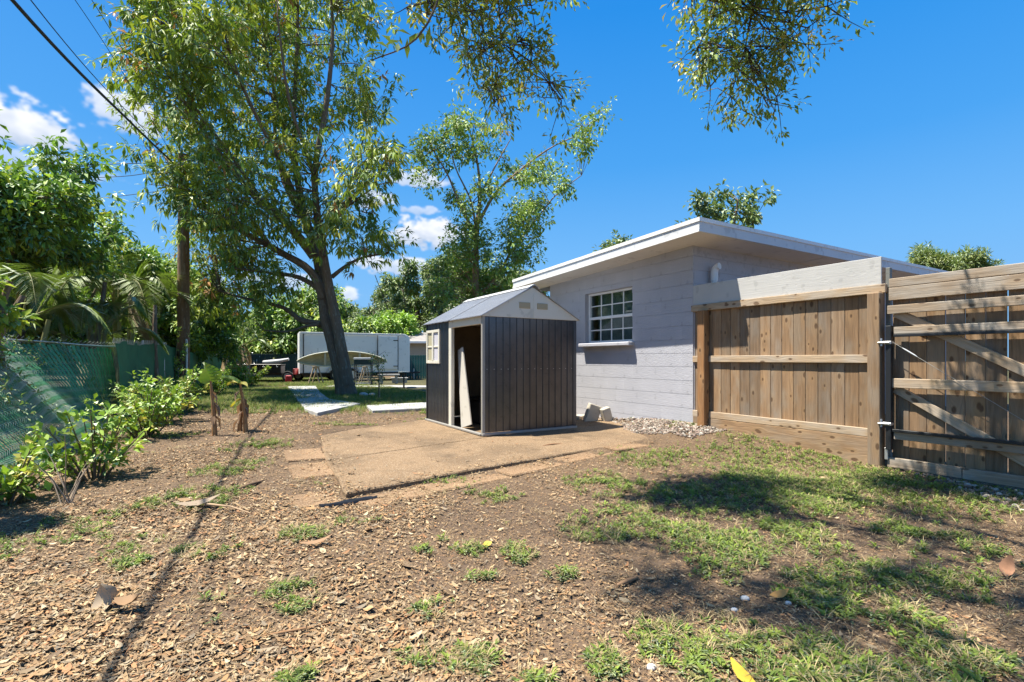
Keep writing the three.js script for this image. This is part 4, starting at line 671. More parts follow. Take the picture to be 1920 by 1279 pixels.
// the oak whose boughs hang over the camera
{
  const limbs = [
    [[3.0, -0.1, 5.2, 0.36], [2.95, 1.2, 5.1, 0.28], [2.7, 3.0, 4.6, 0.25], [2.2, 4.8, 3.6, 0.2], [1.6, 6.2, 2.2, 0.15], [0.8, 7.0, 0.2, 0.1], [0.2, 7.3, -2.2, 0.06], [-0.3, 6.9, -4.0, 0.025]],
    [[2.2, 4.8, 3.6, 0.15], [2.6, 6.2, 1.6, 0.11], [2.9, 6.9, -0.6, 0.08], [2.9, 6.8, -2.6, 0.05], [2.6, 6.1, -4.4, 0.02]],
    [[0.4, 7.2, -1.2, 0.04], [0.0, 6.4, -2.6, 0.03], [-0.35, 5.2, -3.6, 0.018], [-0.5, 4.2, -4.0, 0.008]], [[-0.1, 7.1, -3.2, 0.03], [-0.2, 6.0, -4.0, 0.02], [-0.15, 4.9, -4.4, 0.012], [-0.1, 4.0, -4.5, 0.006]],
    [[2.9, 6.8, -2.6, 0.035], [2.5, 6.0, -3.6, 0.025], [2.2, 5.0, -4.2, 0.015], [2.05, 3.9, -4.4, 0.007]], [[1.6, 6.2, 2.2, 0.1], [0.6, 6.2, 0.6, 0.07], [0.0, 5.8, -0.8, 0.04], [-0.2, 5.3, -1.6, 0.02]], [[0.8, 7.0, 0.2, 0.06], [0, 6.8, -0.6, 0.045], [-0.9, 6.6, -1.6, 0.03], [-1.7, 6.2, -2.6, 0.012]], [[0, 6.8, -0.6, 0.04], [-0.3, 6.7, -2.2, 0.025], [-0.8, 6.2, -3.8, 0.01]], [[-0.2, 5.3, -1.6, 0.016], [-0.2, 4, -2.0, 0.01], [-0.28, 2.9, -2.2, 0.006], [-0.42, 2.56, -2.2, 0.004], [-0.63, 2.46, -2.2, 0.002]], [[2.6, 6.2, 1.6, 0.07], [3.6, 6.3, 0.2, 0.05], [4.3, 6.1, -1.4, 0.03]],
  ];
  const blobs = [ // hanging sprays seen at the top of the picture
    [-0.55, 4.35, -3.9, 0.34], [-0.2, 4.3, -4.2, 0.36], [0.1, 4.5, -4.3, 0.36], [0.15, 3.9, -4.5, 0.24], [-0.35, 3.8, -4.2, 0.28], [0.38, 3.55, -4.5, 0.17], [-0.1, 3.45, -4.4, 0.18], [0.55, 4.6, -4.2, 0.22], [-0.3, 4.85, -3.8, 0.4],
    [1.95, 4.3, -4.3, 0.38], [2.25, 4.5, -4.2, 0.36], [1.65, 4.4, -4.2, 0.3], [2.15, 3.8, -4.5, 0.26], [1.9, 3.6, -4.5, 0.18], [2.35, 3.55, -4.5, 0.15], [2.5, 4.1, -4.4, 0.26], [2.8, 4.35, -4.3, 0.22], [-0.75, 4.0, -4.0, 0.2], [2.1, 4.9, -4.0, 0.45], [1.75, 3.85, -4.4, 0.22],].map((b) => [...b, 1.55]).concat([
    // the crown above
    [0.2, 7.1, -2.2, 0.6], [2.7, 6.8, -2.2, 0.6], [1.0, 7.2, -0.6, 0.6], [-0.1, 5.5, -1.3, 0.5], [3.2, 6.4, -0.4, 0.6], [4.1, 6.2, -1.2, 0.5], [1.6, 6.5, -3.2, 0.45], [2.8, 7.2, 0.8, 0.8], [1.4, 7.3, 2.0, 0.9], [3.4, 5.8, 3.2, 0.9], [0.6, 6.3, 0.6, 0.6], [1.0, 5.6, -2.0, 0.4], [-1.85, 6.0, -2.35, 0.34], [-1.45, 6.1, -2.2, 0.3], [-1.4, 5.8, -1.9, 0.3], [-0.8, 6.0, -2.3, 0.36], [-0.45, 6.1, -2.2, 0.34], [-0.95, 6.0, -3.9, 0.34], [-0.7, 6.1, -3.5, 0.34], [-0.1, 6.0, -3.0, 0.34], [0.6, 6.1, -3.4, 0.4], [-1.2, 5.9, -1.6, 0.32], [-1.8, 6.0, -3.1, 0.28], [0.2, 6.0, -2.1, 0.36], [0.1, 5.9, -1.5, 0.34]]);
  tree('overhanging_oak', 'oak with small leathery leaves hanging into the top of the view', [3.0, ground(3, 5.2), 5.2], { seed: 41, limbs, blobs, subs: 420, sprigs: 4300, per: 9, len: 0.064, extra: (m, q) => { for (let k = 0; k < 15; k++) { const t = k / 14, p = [lerp(-0.36, -0.64, t), lerp(2.62, 2.46, t), -2.2], a = q() * 6.28, d = unit([-0.7 + Math.cos(a) * 0.8, -0.1 + (q() - 0.5) * 1.2, Math.sin(a) * 0.8]), n = unit([-d[0] * d[1] + 0.05, 1 - d[1] * d[1], -d[2] * d[1] + 0.1]); m.leaf(p, d, n, 0.065 + q() * 0.03, 0.026, [0.13, 0.2, 0.03], 0.3, 0.15, 0.6); } }, wid: 0.36, follow: 0.7, droop: 0.15, spread: 0.1, reach: 0.36, hang: 0.1, twigs: 0.7, fill: 1.6, at: 0.6, tones: [[0.085, 0.125, 0.016, 0.45], [0.125, 0.155, 0.02, 0.32], [0.06, 0.095, 0.016, 0.15], [0.19, 0.16, 0.03, 0.08]] });
}

// ---------------------------------------------------------------- utility pole and its lines
{
  const P = thing('utility_pole', 'weathered brown wooden utility pole standing by the green fence', 'pole', [-9.7, ground(-9.7, -14.8), -14.8]);
  mesh('shaft', new MB().tube([[0, -0.2, 0, 0.165], [0, 2.5, 0, 0.155], [0, 5, 0, 0.145], [0, 7.05, 0, 0.13]], 14, undefined, true, 0.06).geo(), std({ map: barkMap, color: rgb(1.15, 0.95, 0.82), bumpMap: barkBump, bumpScale: 0.012, roughness: 0.95 }), P);
  mesh('conduit', new MB().tube([[0.15, -0.1, 0.1, 0.035], [0.15, 1.6, 0.1, 0.035]], 10).geo(), galv, P);
  mesh('ground_guard', new MB().tube([[-0.06, -0.1, 0.15, 0.03], [-0.06, 0.75, 0.15, 0.03]], 10).geo(), galv, P);
  mesh('top_bracket', boxGeo(0.5, 0.07, 0.08, 0, 6.75, 0.14, 0.01), galv, P);
  const wire = (name, label, pts, r) => { const c = new THREE.CatmullRomCurve3(pts.map(V3)), q = []; for (let k = 0; k <= 40; k++) { const p = c.getPoint(k / 40); q.push([p.x, p.y, p.z, r]); } const m = mesh(name, new MB().tube(q, 6).geo(), std({ color: rgb(0.02, 0.021, 0.025), roughness: 0.6 }), scene); tag(m, label, 'cable', 'overhead lines at the utility pole'); };
  wire('overhead_cable', 'thickest black cable crossing the upper left sky to the pole', [[-9.6, 6.62, -14.65], [-7.2, 5.6, -9.6], [-5.1, 4.83, -5.1], [-2.6, 4.5, 0.2], [-0.4, 4.9, 5]], 0.02);
  wire('overhead_cable', 'second black cable running just right of the thickest cable', [[-9.58, 6.8, -14.66], [-7.25, 5.75, -9.7], [-5.1, 4.97, -5.3], [-2.4, 4.7, 0.2], [-0.2, 5.0, 5]], 0.006);
  wire('overhead_wire', 'thin wire high at the upper left, left of its twin', [[-9.85, 6.95, -14.75], [-7.85, 7.62, -9], [-6.3, 7.6, -4]], 0.006);
  wire('overhead_wire', 'thin wire high at the upper left, right of its twin', [[-9.55, 6.95, -14.75], [-7.55, 7.62, -9], [-5.9, 7.6, -4]], 0.006);
  wire('overhead_wire', 'upper wire leaving the pole to the left across the cloud', [[-9.82, 6.98, -14.75], [-13, 6.95, -14.9], [-17, 7.0, -15]], 0.012);
  wire('overhead_wire', 'short rising wire behind the two black cables', [[-9.82, 6.9, -14.85], [-13.2, 7.6, -17.5], [-17.2, 8.6, -20.5]], 0.013);
  wire('overhead_wire', 'lowest wire running level to the left over the leaves', [[-9.82, 6.2, -14.78], [-13, 6.1, -15.4], [-17.5, 6.3, -16.2]], 0.009);
}

// ---------------------------------------------------------------- chain-link fence with green slats, then a green screen
const fenceLine = [[-3.3, -1.9], [-4.15, -4.0], [-6.75, -8.6], [-9.05, -13.0], [-11.0, -17], [-15.4, -27]];
function alongFence(s) { let k = 0; for (; k < fenceLine.length - 2; k++) { const L = Math.hypot(fenceLine[k + 1][0] - fenceLine[k][0], fenceLine[k + 1][1] - fenceLine[k][1]); if (s < L) break; s -= L; } const [ax, az] = fenceLine[k], [bx, bz] = fenceLine[k + 1], L = Math.hypot(bx - ax, bz - az), t = s / L; return { x: lerp(ax, bx, t), z: lerp(az, bz, t), nx: (bz - az) / L, nz: -(bx - ax) / L, a: Math.atan2(bx - ax, bz - az) }; }
{
  const F = thing('chain_link_fence', 'sagging chain-link fence with dark green slats along the left edge', 'fence'), r = rng(61);
  const slatEnd = 7.6, lean = (s, h) => -(0.78 + 0.12 * Math.sin(s * 1.1)) * smooth(8.0, 6.2, s) * h - 0.05 * Math.sin(s * 2.3 + h) * h, top = (s) => 1.33 + 0.05 * Math.sin(s * 1.3) + 0.02 * Math.sin(s * 4.1);
    const pt = (s, h, off = 0) => { const q = alongFence(s), l = lean(s, h) + off, sx = -Math.abs(q.nx), sz = q.nz * (q.nx < 0 ? 1 : -1); return [q.x - sx * l, ground(q.x, q.z) + h, q.z - sz * l]; };
  const greens = [[0.055, 0.22, 0.1], [0.068, 0.26, 0.12], [0.042, 0.17, 0.08]].map(([a, b, c]) => std({ color: rgb(a, b, c), roughness: 0.5, side: THREE.DoubleSide }));
  for (let s = 0.3; s < slatEnd; s += 0.05) { // every slat stands in its own row of diamonds
    if (r() < 0.035) continue; const mb = new MB(), H = top(s) - 0.03 - r() * 0.05, w = 0.019, n = 13;
    for (let k = 0; k < n; k++) { const h0 = 0.03 + (H - 0.03) * k / n, h1 = 0.03 + (H - 0.03) * (k + 1) / n, b0 = k % 2 ? 0.006 : -0.006, a = pt(s - w, h0, b0), b = pt(s + w, h0, b0), c = pt(s + w, h1, -b0), d = pt(s - w, h1, -b0); mb.poly([a, b, c, d]); }
    mesh('slat', mb.geo(), greens[(r() * 3) | 0], F);
  }
  const wm = new MB();
  for (let s = 0.25, j = 0; s < slatEnd + 0.2; s += 0.05, j++) { const line = [], n = 27; for (let k = 0; k <= n; k++) line.push([...pt(s + (k % 2 ? 0.024 : -0.024), 0.02 + (top(s) + 0.03) * k / n, k % 2 ? 0.012 : -0.012), 0.0028]); wm.tube(line, 3, undefined, false); }
  const net = mesh('wire_netting', wm.geo(), std({ color: rgb(0.58, 0.62, 0.52), metalness: 0.05, roughness: 0.55 }), F); net.userData.kind = 'stuff';
  for (const s of [0.5, 3.5, 6.5]) { const a = pt(s, 0, -0.06), b = pt(s, top(s) + 0.06, -0.06); mesh('post', new MB().tube([[a[0], a[1] - 0.2, a[2], 0.025], [...b, 0.025]], 8).geo(), galv, F); }
  const tr = []; for (let s = 0.3; s < slatEnd + 0.6; s += 0.3) tr.push([...pt(s, top(s) - 0.02, 0.03), 0.012]); mesh('top_wire', new MB().tube(tr, 5).geo(), galv, F);

  const S = thing('screen_fence', 'dark green fabric privacy screen along the fence beyond the shrubs', 'fence');
  const cloth = std({ map: texture(512, 512, 1, 1, (u, v) => { const k = 0.75 + 0.5 * fbm(u * 8, v * 8, 5, 81, 8, 8); const w = 0.9 + 0.2 * ((Math.floor(u * 256) + Math.floor(v * 256)) % 2); return [0.03 * k * w, 0.15 * k * w, 0.07 * k * w]; }), bumpMap: fine, bumpScale: 0.004, roughness: 0.75, side: THREE.DoubleSide });
  const scr = new MB(), rows = 6, step = 0.1; let prev = null;
  for (let s = slatEnd - 0.4; s < 27; s += step) { const q = alongFence(s), col = [], H = 1.36 + 0.03 * Math.sin(s * 1.7) - 0.06 * smooth(14, 26, s); for (let k = 0; k <= rows; k++) { const h = 0.04 + (H - 0.04) * k / rows, w = 0.02 * Math.sin(s * 6 + h * 3) + 0.05 * Math.sin(s * 1.9) * Math.sin(h * 2.2); col.push(scr.v([q.x + w * 0.87, ground(q.x, q.z) + h, q.z - w * 0.49], unit([0.87 - 0.06 * Math.cos(s * 6 + h * 3), 0, -0.49 - 0.1 * Math.cos(s * 6 + h * 3)]), [s, h])); } if (prev) for (let k = 0; k < rows; k++) scr.i.push(prev[k], col[k], col[k + 1], prev[k], col[k + 1], prev[k + 1]); prev = col; }
  mesh('screen', scr.geo(), cloth, S);
  const sp = new MB(); for (let s = slatEnd - 0.6; s < 13; s += 0.06) { const q = alongFence(s), H = 1.36; sp.tube([[q.x, ground(q.x, q.z) + H - 0.03, q.z, 0.004], [q.x + 0.02, ground(q.x, q.z) + H + 0.045 + r() * 0.02, q.z + (r() - 0.5) * 0.03, 0.003]], 3, undefined, false); }
  const barbs = mesh('netting_top', sp.geo(), galv, S); barbs.userData.kind = 'stuff';
  for (let s = 10; s < 27; s += 2.9) { const q = alongFence(s); mesh('post', new MB().tube([[q.x - 0.08, ground(q.x, q.z) - 0.2, q.z - 0.04, 0.025], [q.x - 0.08, ground(q.x, q.z) + 1.42, q.z - 0.04, 0.025]], 8).geo(), galv, S); }
  // vine trailing over the slats
  const Vn = thing('fence_vine', 'pale green vine trailing over the top of the slatted fence', 'vine'), vl = new MB(), vs = new MB();
  for (let k = 0; k < 18; k++) {
    let s = 1.6 + r() * 5.4, h = 1.34, line = []; const ds = 0.02 + r() * 0.07, L = 4 + r() * 12;
    for (let i = 0; i < L; i++) { s += ds * 0.6; h -= 0.075 * (i > 1 ? 1 : -0.4); if (h < 0.1) break; const p = pt(s, h, 0.03 + r() * 0.05); line.push([...p, 0.003]);
      for (let q = 0; q < 5; q++) { const b = unit([0.7 + (r() - 0.5) * 1.6, (r() - 0.4) * 1.2, 0.5 + (r() - 0.5) * 1.6]), nn = unit([b[2] * 0.4 + 0.4, 0.8, -b[0] * 0.4 + 0.3]), dt = b[0] * nn[0] + b[1] * nn[1] + b[2] * nn[2], n2 = unit([nn[0] - b[0] * dt, nn[1] - b[1] * dt, nn[2] - b[2] * dt]), g = 0.8 + r() * 0.5; vl.leaf([p[0] + r() * 0.06, p[1] + (r() - 0.5) * 0.09, p[2] + (r() - 0.5) * 0.09], b, n2, 0.05 + r() * 0.045, 0.022, r() < 0.12 ? [0.3 * g, 0.28 * g, 0.05 * g] : [0.16 * g, 0.26 * g, 0.045 * g]); } }
    if (line.length > 1) vs.tube(line, 3, undefined, false);
  }
  mesh('stems', vs.geo(), twigMat, Vn); mesh('leaves', vl.geo(), foliageMat, Vn);
}
// ---------------------------------------------------------------- shrubs by the fence
function shrub(name, label, x, z, h, w, sprigs, o = {}) {
  const r = rng(o.seed ?? 1), y0 = ground(x, z), T = thing(name, label, 'shrub', [x, y0, z], 0, o.group), st = new MB(), lf = new MB();
  for (let k = 0; k < (o.stems ?? 16); k++) {
    const a = r() * 6.28, q = Math.sqrt(r()) * w / 2, hh = h * (0.45 + 0.6 * r()) * (1 - 0.35 * (q / (w / 2)) ** 2), tip = [q * Math.cos(a), hh, q * Math.sin(a)], line = smoothLine([[tip[0] * 0.15, -0.03, tip[2] * 0.15, 0.011], [tip[0] * 0.55, hh * 0.5, tip[2] * 0.55, 0.008], [...tip, 0.004]], 7);
    st.tube(line, 4, undefined, false);
    const n = Math.round(sprigs / (o.stems ?? 16));
    for (let i = 0; i < n; i++) { const p = line[2 + ((r() * 6) | 0)], d = unit([Math.cos(a) * 0.5 + (r() - 0.5) * 1.4, 0.35 + r() * 0.6, Math.sin(a) * 0.5 + (r() - 0.5) * 1.4]); sprig(lf, [p[0] + (r() - 0.5) * 0.08, p[1] + (r() - 0.3) * 0.06, p[2] + (r() - 0.5) * 0.08], d, { per: o.per ?? 5, follow: 0.8, droop: 0.05, spread: 0.05, len: o.len ?? 0.092, wid: o.wid ?? 0.55, at: 0.6, tones: o.tones ?? [[0.115, 0.18, 0.014, 0.4], [0.075, 0.13, 0.015, 0.3], [0.17, 0.22, 0.02, 0.2], [0.21, 0.19, 0.03, 0.1]] }, r); }
  }
  mesh('stems', st.geo(), twigMat, T); mesh('leaves', lf.geo(), foliageMat, T);
}
const row = 'leafy shrubs along the fence';
shrub('broadleaf_shrub', 'nearest bright green shrub with upright rounded leaves below the slats', -3.95, -4.75, 0.72, 0.95, 130, { seed: 401, group: row });
shrub('broadleaf_shrub', 'wide bright green shrub between the near shrub and the pole', -5.2, -7.1, 0.85, 1.35, 230, { seed: 402, group: row, stems: 24 });
shrub('broadleaf_shrub', 'rounded shrub just in front of the green screen', -5.9, -8.5, 1.0, 1.5, 260, { seed: 403, group: row, stems: 26 });
shrub('broadleaf_shrub', 'low shrub leaning into the frame at the lower left edge', -4.05, -4.0, 0.5, 0.6, 60, { seed: 404, group: row });
shrub('broadleaf_shrub', 'tall shrub at the foot of the utility pole', -6.6, -9.9, 1.05, 1.1, 190, { seed: 405, group: row, stems: 20 });
shrub('round_shrub', 'round shrub right of the pole below the screen', -8.3, -14.0, 0.9, 1.4, 190, { seed: 406 });
shrub('round_shrub', 'far shrub beside the black trailer', -10.7, -20.2, 1.2, 2.0, 240, { seed: 407, len: 0.13 });
shrub('pole_creeper', 'leafy creeper climbing at the left of the utility pole', -9.75, -14.35, 2.3, 0.9, 150, { seed: 408 });
{ // dead twigs before the lower-left shrub
  const T = thing('dead_twigs', 'bare dry twigs sticking up beside the lower left shrub', 'twigs', [-3.55, ground(-3.55, -4.0), -4.0]), m = new MB(), r = rng(71);
  for (let k = 0; k < 9; k++) { const a = r() * 6.28, h = 0.25 + r() * 0.35; m.tube(smoothLine([[r() * 0.1, -0.02, r() * 0.1, 0.006], [0.12 * Math.cos(a), h * 0.6, 0.12 * Math.sin(a), 0.004], [0.25 * Math.cos(a), h, 0.25 * Math.sin(a), 0.002]], 5), 4, undefined, false); }
  mesh('twigs', m.geo(), std({ color: rgb(0.28, 0.22, 0.16), roughness: 0.9 }), T);
}
// ---------------------------------------------------------------- young banana plants
function banana(label, x, z, h, leaves, seed, lean) {
  const r = rng(seed), T = thing('banana_plant', label, 'plant', [x, ground(x, z), z], 0, 'cut-back banana plants'), st = new MB();
  st.tube(smoothLine([[0, -0.04, 0, 0.038], [lean * 0.3, h * 0.45, 0, 0.027], [lean, h, 0, 0.014]], 8), 10, undefined, true, 0.2); mesh('stem', st.geo(), std({ map: barkMap, color: rgb(1.7, 1.2, 0.7), roughness: 0.8 }), T);
  const dry = new MB(); for (let k = 0; k < 7; k++) { const a = r() * 6.28, y = h * (0.3 + 0.6 * r()); dry.leaf([lean * y / h, y, 0], unit([Math.cos(a), -1.6, Math.sin(a)]), unit([Math.cos(a), 0.6, Math.sin(a)]), 0.16 + r() * 0.14, 0.07, [0.28, 0.165, 0.085], 0.8, 0.2); } mesh('dry_sheath', dry.geo(), foliageMat, T);
  for (const [a, up, L, w, c] of leaves) { const lf = new MB(), d = unit([Math.cos(a), up, Math.sin(a)]); const n = 7; let p = [lean, h - 0.02, 0], dir = d;
    for (let k = 0; k < n; k++) { const t = (k + 0.5) / n, ww = w * Math.sin(Math.PI * Math.min(1, 0.12 + t * 0.85)), nn0 = unit([0.05, 1, 0.3]), dt = dir[0] * nn0[0] + dir[1] * nn0[1] + dir[2] * nn0[2], nn = unit([nn0[0] - dir[0] * dt, nn0[1] - dir[1] * dt, nn0[2] - dir[2] * dt]), s = [dir[1] * nn[2] - dir[2] * nn[1], dir[2] * nn[0] - dir[0] * nn[2], dir[0] * nn[1] - dir[1] * nn[0]], e = L / n, p2 = p.map((v, i) => v + dir[i] * e), w2 = w * Math.sin(Math.PI * Math.min(1, 0.12 + (k + 1.5) / n * 0.85)) * (k === n - 1 ? 0.3 : 1);
      for (const sg of [-1, 1]) { const q = [p, p2, p2.map((v, i) => v + s[i] * sg * w2 / 2 + nn[i] * 0.03), p.map((v, i) => v + s[i] * sg * ww / 2 + nn[i] * 0.03)]; lf.poly(sg > 0 ? q : q.reverse(), null, c.map((v) => v * (0.9 + r() * 0.2))); }
      p = p2; dir = unit([dir[0], dir[1] - 0.16, dir[2]]); }
    mesh('leaf', lf.geo(), foliageMat, T); }
}
banana('cut-back banana stem topped by one broad round yellow-green leaf', -4.24, -7.15, 0.78, [[2.4, 5, 0.3, 0.36, [0.24, 0.36, 0.02]]], 501, -0.06);
banana('taller banana stem with hanging yellow and green leaves', -3.98, -7.5, 0.74, [[3.6, 0.4, 0.3, 0.1, [0.4, 0.36, 0.03]], [2.6, 0.9, 0.34, 0.12, [0.13, 0.24, 0.04]], [0.5, 0.2, 0.2, 0.08, [0.34, 0.32, 0.04]]], 502, -0.09);
banana('thin banana shoot left of the taller banana stem', -4.14, -7.62, 0.5, [[3.3, -0.2, 0.22, 0.1, [0.42, 0.38, 0.03]]], 503, 0.04);

// ---------------------------------------------------------------- ground cover
const lotX = (x, z) => (x - 2.6) * Math.cos(LOT) - (z + 7.2) * Math.sin(LOT), lotZ = (x, z) => (x - 2.6) * Math.sin(LOT) + (z + 7.2) * Math.cos(LOT);
const blocked = (x, z) => { const lx = lotX(x, z), lz = lotZ(x, z); if (lx > -0.02 && lz < 6) return true; const sx = (x + 0.41) * Math.cos(LOT) - (z + 7) * Math.sin(LOT), sz = (x + 0.41) * Math.sin(LOT) + (z + 7) * Math.cos(LOT); return sx > -0.05 && sx < 1.7 && sz < 0.05 && sz > -2.2; };
const onPatio = (x, z) => x > -2.9 && x < 2.6 && z < -4 && z > -10.2 && ringDistance(patioRing, x, z) < 0.02 && x < 1.9;
function scatter(name, geo, mat, count, seed, place, label) {
  const r = rng(seed), im = new THREE.InstancedMesh(geo, mat, count), M = new THREE.Matrix4(), q = new THREE.Quaternion(), e = new THREE.Euler(), c = new THREE.Color(); let n = 0, tries = 0;
  while (n < count && tries++ < count * 30) { const o = place(r); if (!o) continue; e.set(o.rx ?? 0, o.ry ?? 0, o.rz ?? 0, 'YXZ'); q.setFromEuler(e); M.compose(new THREE.Vector3(o.x, o.y, o.z), q, new THREE.Vector3(...(o.s3 ?? [o.s, o.s, o.s]))); im.setMatrixAt(n, M); if (o.c) im.setColorAt(n, c.setRGB(...o.c)); n++; }
  im.count = n; im.name = numbered(name); im.castShadow = im.receiveShadow = true; im.userData.kind = 'stuff'; if (label) im.userData.label = label; scene.add(im); return im;
}
const inView = (r, zMin, zMax, pow = 1) => { const d = lerp(zMin, zMax, Math.pow(r(), pow)), hw = d * 1.12 + 0.6; return [(r() * 2 - 1) * hw, -d]; };
// a curled dry leaf, unit long
function dryLeaf(curl, wide) { const m = new MB(), n = 4; let prev = null; for (let k = 0; k <= n; k++) { const t = k / n, w = wide * Math.sin(Math.PI * (0.06 + 0.9 * t)) / 2, y = curl * (t - 0.5) ** 2 * 1.6, row = [[t - 0.5, y + curl * 0.35 * w * 2, -w], [t - 0.5, y, 0], [t - 0.5, y + curl * 0.35 * w * 2, w]].map((p) => m.v(p, unit([-(t - 0.5) * curl, 1, p[2] * -curl]), [t, p[2]])); if (prev) for (const i of [0, 1]) m.i.push(prev[i], prev[i + 1], row[i + 1], prev[i], row[i + 1], row[i]); prev = row; } return m.geo(); }
const litterMat = std({ color: rgb(1, 1, 1), roughness: 0.8, side: THREE.DoubleSide });
const litterTones = [[0.32, 0.215, 0.125], [0.28, 0.178, 0.1], [0.39, 0.28, 0.178], [0.24, 0.15, 0.083], [0.18, 0.115, 0.066], [0.33, 0.19, 0.095], [0.27, 0.195, 0.13], [0.21, 0.145, 0.095], [0.36, 0.245, 0.142], [0.2, 0.16, 0.125], [0.3, 0.15, 0.075], [0.13, 0.085, 0.055], [0.44, 0.34, 0.235], [0.25, 0.2, 0.15]];
const litterPlace = (size, keepRight) => (r) => {
  const [x, z] = inView(r, 1.3, 12, 1.25); if (blocked(x, z)) return null; const p = onPatio(x, z); if (p && r() > 0.04 + 0.5 * smooth(-0.3, 0, ringDistance(patioRing, x, z))) return null;
  const right = smooth(-0.8, 1.2, x / Math.max(1.5, -z) * 2.2); if (r() < right * keepRight) return null; if (lawnAt(x, z) > 0.4 && r() < 0.7) return null;
  if (r() > (size < 0.02 ? 0.8 : keepRight ? 0.14 : 0.5) + 1.25 * smooth(0.3, 0.68, fbm(x * 1.3, z * 1.3, 4, 91))) return null;
  const t = litterTones[(r() * litterTones.length) | 0], k = 0.75 + r() * 0.5, s = size * (0.4 + 1.25 * r() * r()) * lerp(1.35, 0.85, right);
  const q = [1, 0.985, 0.85]; return { x, z, y: (p ? patioTop(x, z) : ground(x, z)) + 0.003 + r() * 0.012, rx: (r() - 0.5) * 0.6, ry: r() * 6.28, rz: (r() - 0.5) * 0.5, s, c: [t[0] * k * q[0], t[1] * k * q[1], t[2] * k * q[2]] };
};
scatter('leaf_litter', dryLeaf(0.55, 0.36), litterMat, 38000, 601, litterPlace(0.031, 0.6), 'small curled brown leaves strewn over the yard');
scatter('leaf_litter', dryLeaf(-0.4, 0.3), litterMat, 46000, 602, litterPlace(0.028, 0.25), 'narrow brown leaves strewn over the yard');
scatter('leaf_litter', dryLeaf(0.2, 0.5), litterMat, 900, 603, litterPlace(0.052, 0.6), 'larger flat dead leaves strewn over the yard');
scatter('leaf_litter', dryLeaf(0.35, 0.42), litterMat, 60000, 605, litterPlace(0.0165, 0.0), 'fine crumbled leaf bits strewn over the yard');
scatter('straw_litter', dryLeaf(0.12, 0.045), litterMat, 46000, 604, (r) => { const o = litterPlace(0.045, 0.0)(r); if (o) o.y += 0.004; return o; }, 'thin straw and needles strewn over the yard');
// weeds
const weedSpots = [[0.74, -1.99, 0.2], [0.97, -1.99, 0.2], [1.02, -1.85, 0.2], [1.12, -1.8, 0.14], [1.56, -2.44, 0.2], [1.72, -2.3, 0.16], [2.06, -2.62, 0.22], [1.74, -1.88, 0.18], [-0.36, -1.93, 0.07], [0.36, -1.9, 0.08], [-0.15, -2.62, 0.07], [-1.09, -2.5, 0.1], [-1.04, -2.36, 0.08], [-0.5, -3.12, 0.12], [-1.86, -2.99, 0.16], [-2.15, -2.83, 0.09], [-1.34, -3.27, 0.13], [0.26, -2.69, 0.07], [-0.36, -2.33, 0.08], [-0.15, -1.93, 0.09], [-0.77, -1.77, 0.08], [0.08, -1.82, 0.06], [2.2, -2.59, 0.2], [1.84, -3.27, 0.25], [0.84, -3.6, 0.2], [1.1, -3.3, 0.25], [-0.15, -4.2, 0.2], [-2.6, -4.1, 0.3], [-2.9, -5.2, 0.3], [-3.2, -6.4, 0.35], [-0.2, -3.0, 0.1], [0.0, -2.95, 0.12], [2.6, -3.2, 0.3], [1.5, -4.3, 0.35], [0.9, -4.6, 0.35], [0.6, -3.4, 0.2]];
const weedAt = (x, z) => {
  let m = 0; for (const [a, b, q] of weedSpots) { const d = Math.hypot(x - a, z - b) / q; if (d < 1.6) m = Math.max(m, (1 - d * 0.62) * 0.75 * smooth(0.3, 0.72, fbm(x * 9 + 3, z * 9, 3, 131))); }
  const right = smooth(0.15, 0.55, x / Math.max(2.5, -z) + 0.05 * Math.sin(z * 3)) * smooth(7.0, 5.6, -z) , left = 0.35 * smooth(6, 10, -z) + 0.1, n = fbm(x * 1.7 + 20, z * 1.7, 4, 121);
  return Math.max(m, (0.03 + 0.13 * smooth(3.2, 4.2, -z) + 0.7 * smooth(0.38, 0.7, n) * (0.4 + 0.9 * fbm(x * 7, z * 7, 2, 141))) * right, smooth(0.55, 0.75, n) * left);
};
function weedGeo(seed, leaves, len, wide, rise) { const m = new MB(), r = rng(seed); for (let k = 0; k < leaves; k++) { const a = r() * 6.28, q = r() * 0.55, d = unit([Math.cos(a), 0.25 + r() * rise, Math.sin(a)]), n0 = unit([-d[0] * d[1], 1 - d[1] * d[1], -d[2] * d[1]]); m.leaf([Math.cos(a) * q * 0.6, 0.05 + r() * 0.5 * rise, Math.sin(a) * q * 0.6], d, n0, len * (0.6 + r() * 0.7), wide * (0.7 + r() * 0.5), undefined, 0.3, 0.25); } return m.geo(); }
const weedMat = phys({ color: rgb(1, 1, 1), roughness: 0.86, transmission: 0.3, thickness: 0, side: THREE.DoubleSide });
const weedTones = [[0.175, 0.255, 0.026], [0.23, 0.31, 0.033], [0.135, 0.205, 0.022], [0.25, 0.29, 0.05], [0.30, 0.28, 0.08]];
const weedPlace = (s0, lim) => (r) => { const [x, z] = inView(r, 1.3, 11, 0.95); if (blocked(x, z) || onPatio(x, z) || weedAt(x, z) < lim * 0.5 + r() * 0.8) return null; const t = weedTones[(r() * (r() < 0.75 ? 3 : 5)) | 0], k = 0.75 + r() * 0.5; return { x, z, y: ground(x, z) + 0.002, ry: r() * 6.28, rx: (r() - 0.5) * 0.3, s: s0 * (0.5 + r() * 0.8), c: [t[0] * k, t[1] * k, t[2] * k] }; };
scatter('weeds', weedGeo(1, 16, 0.75, 0.34, 1.0), weedMat, 9500, 611, weedPlace(0.032, 0.1), 'low broadleaf weeds growing through the leaf litter');
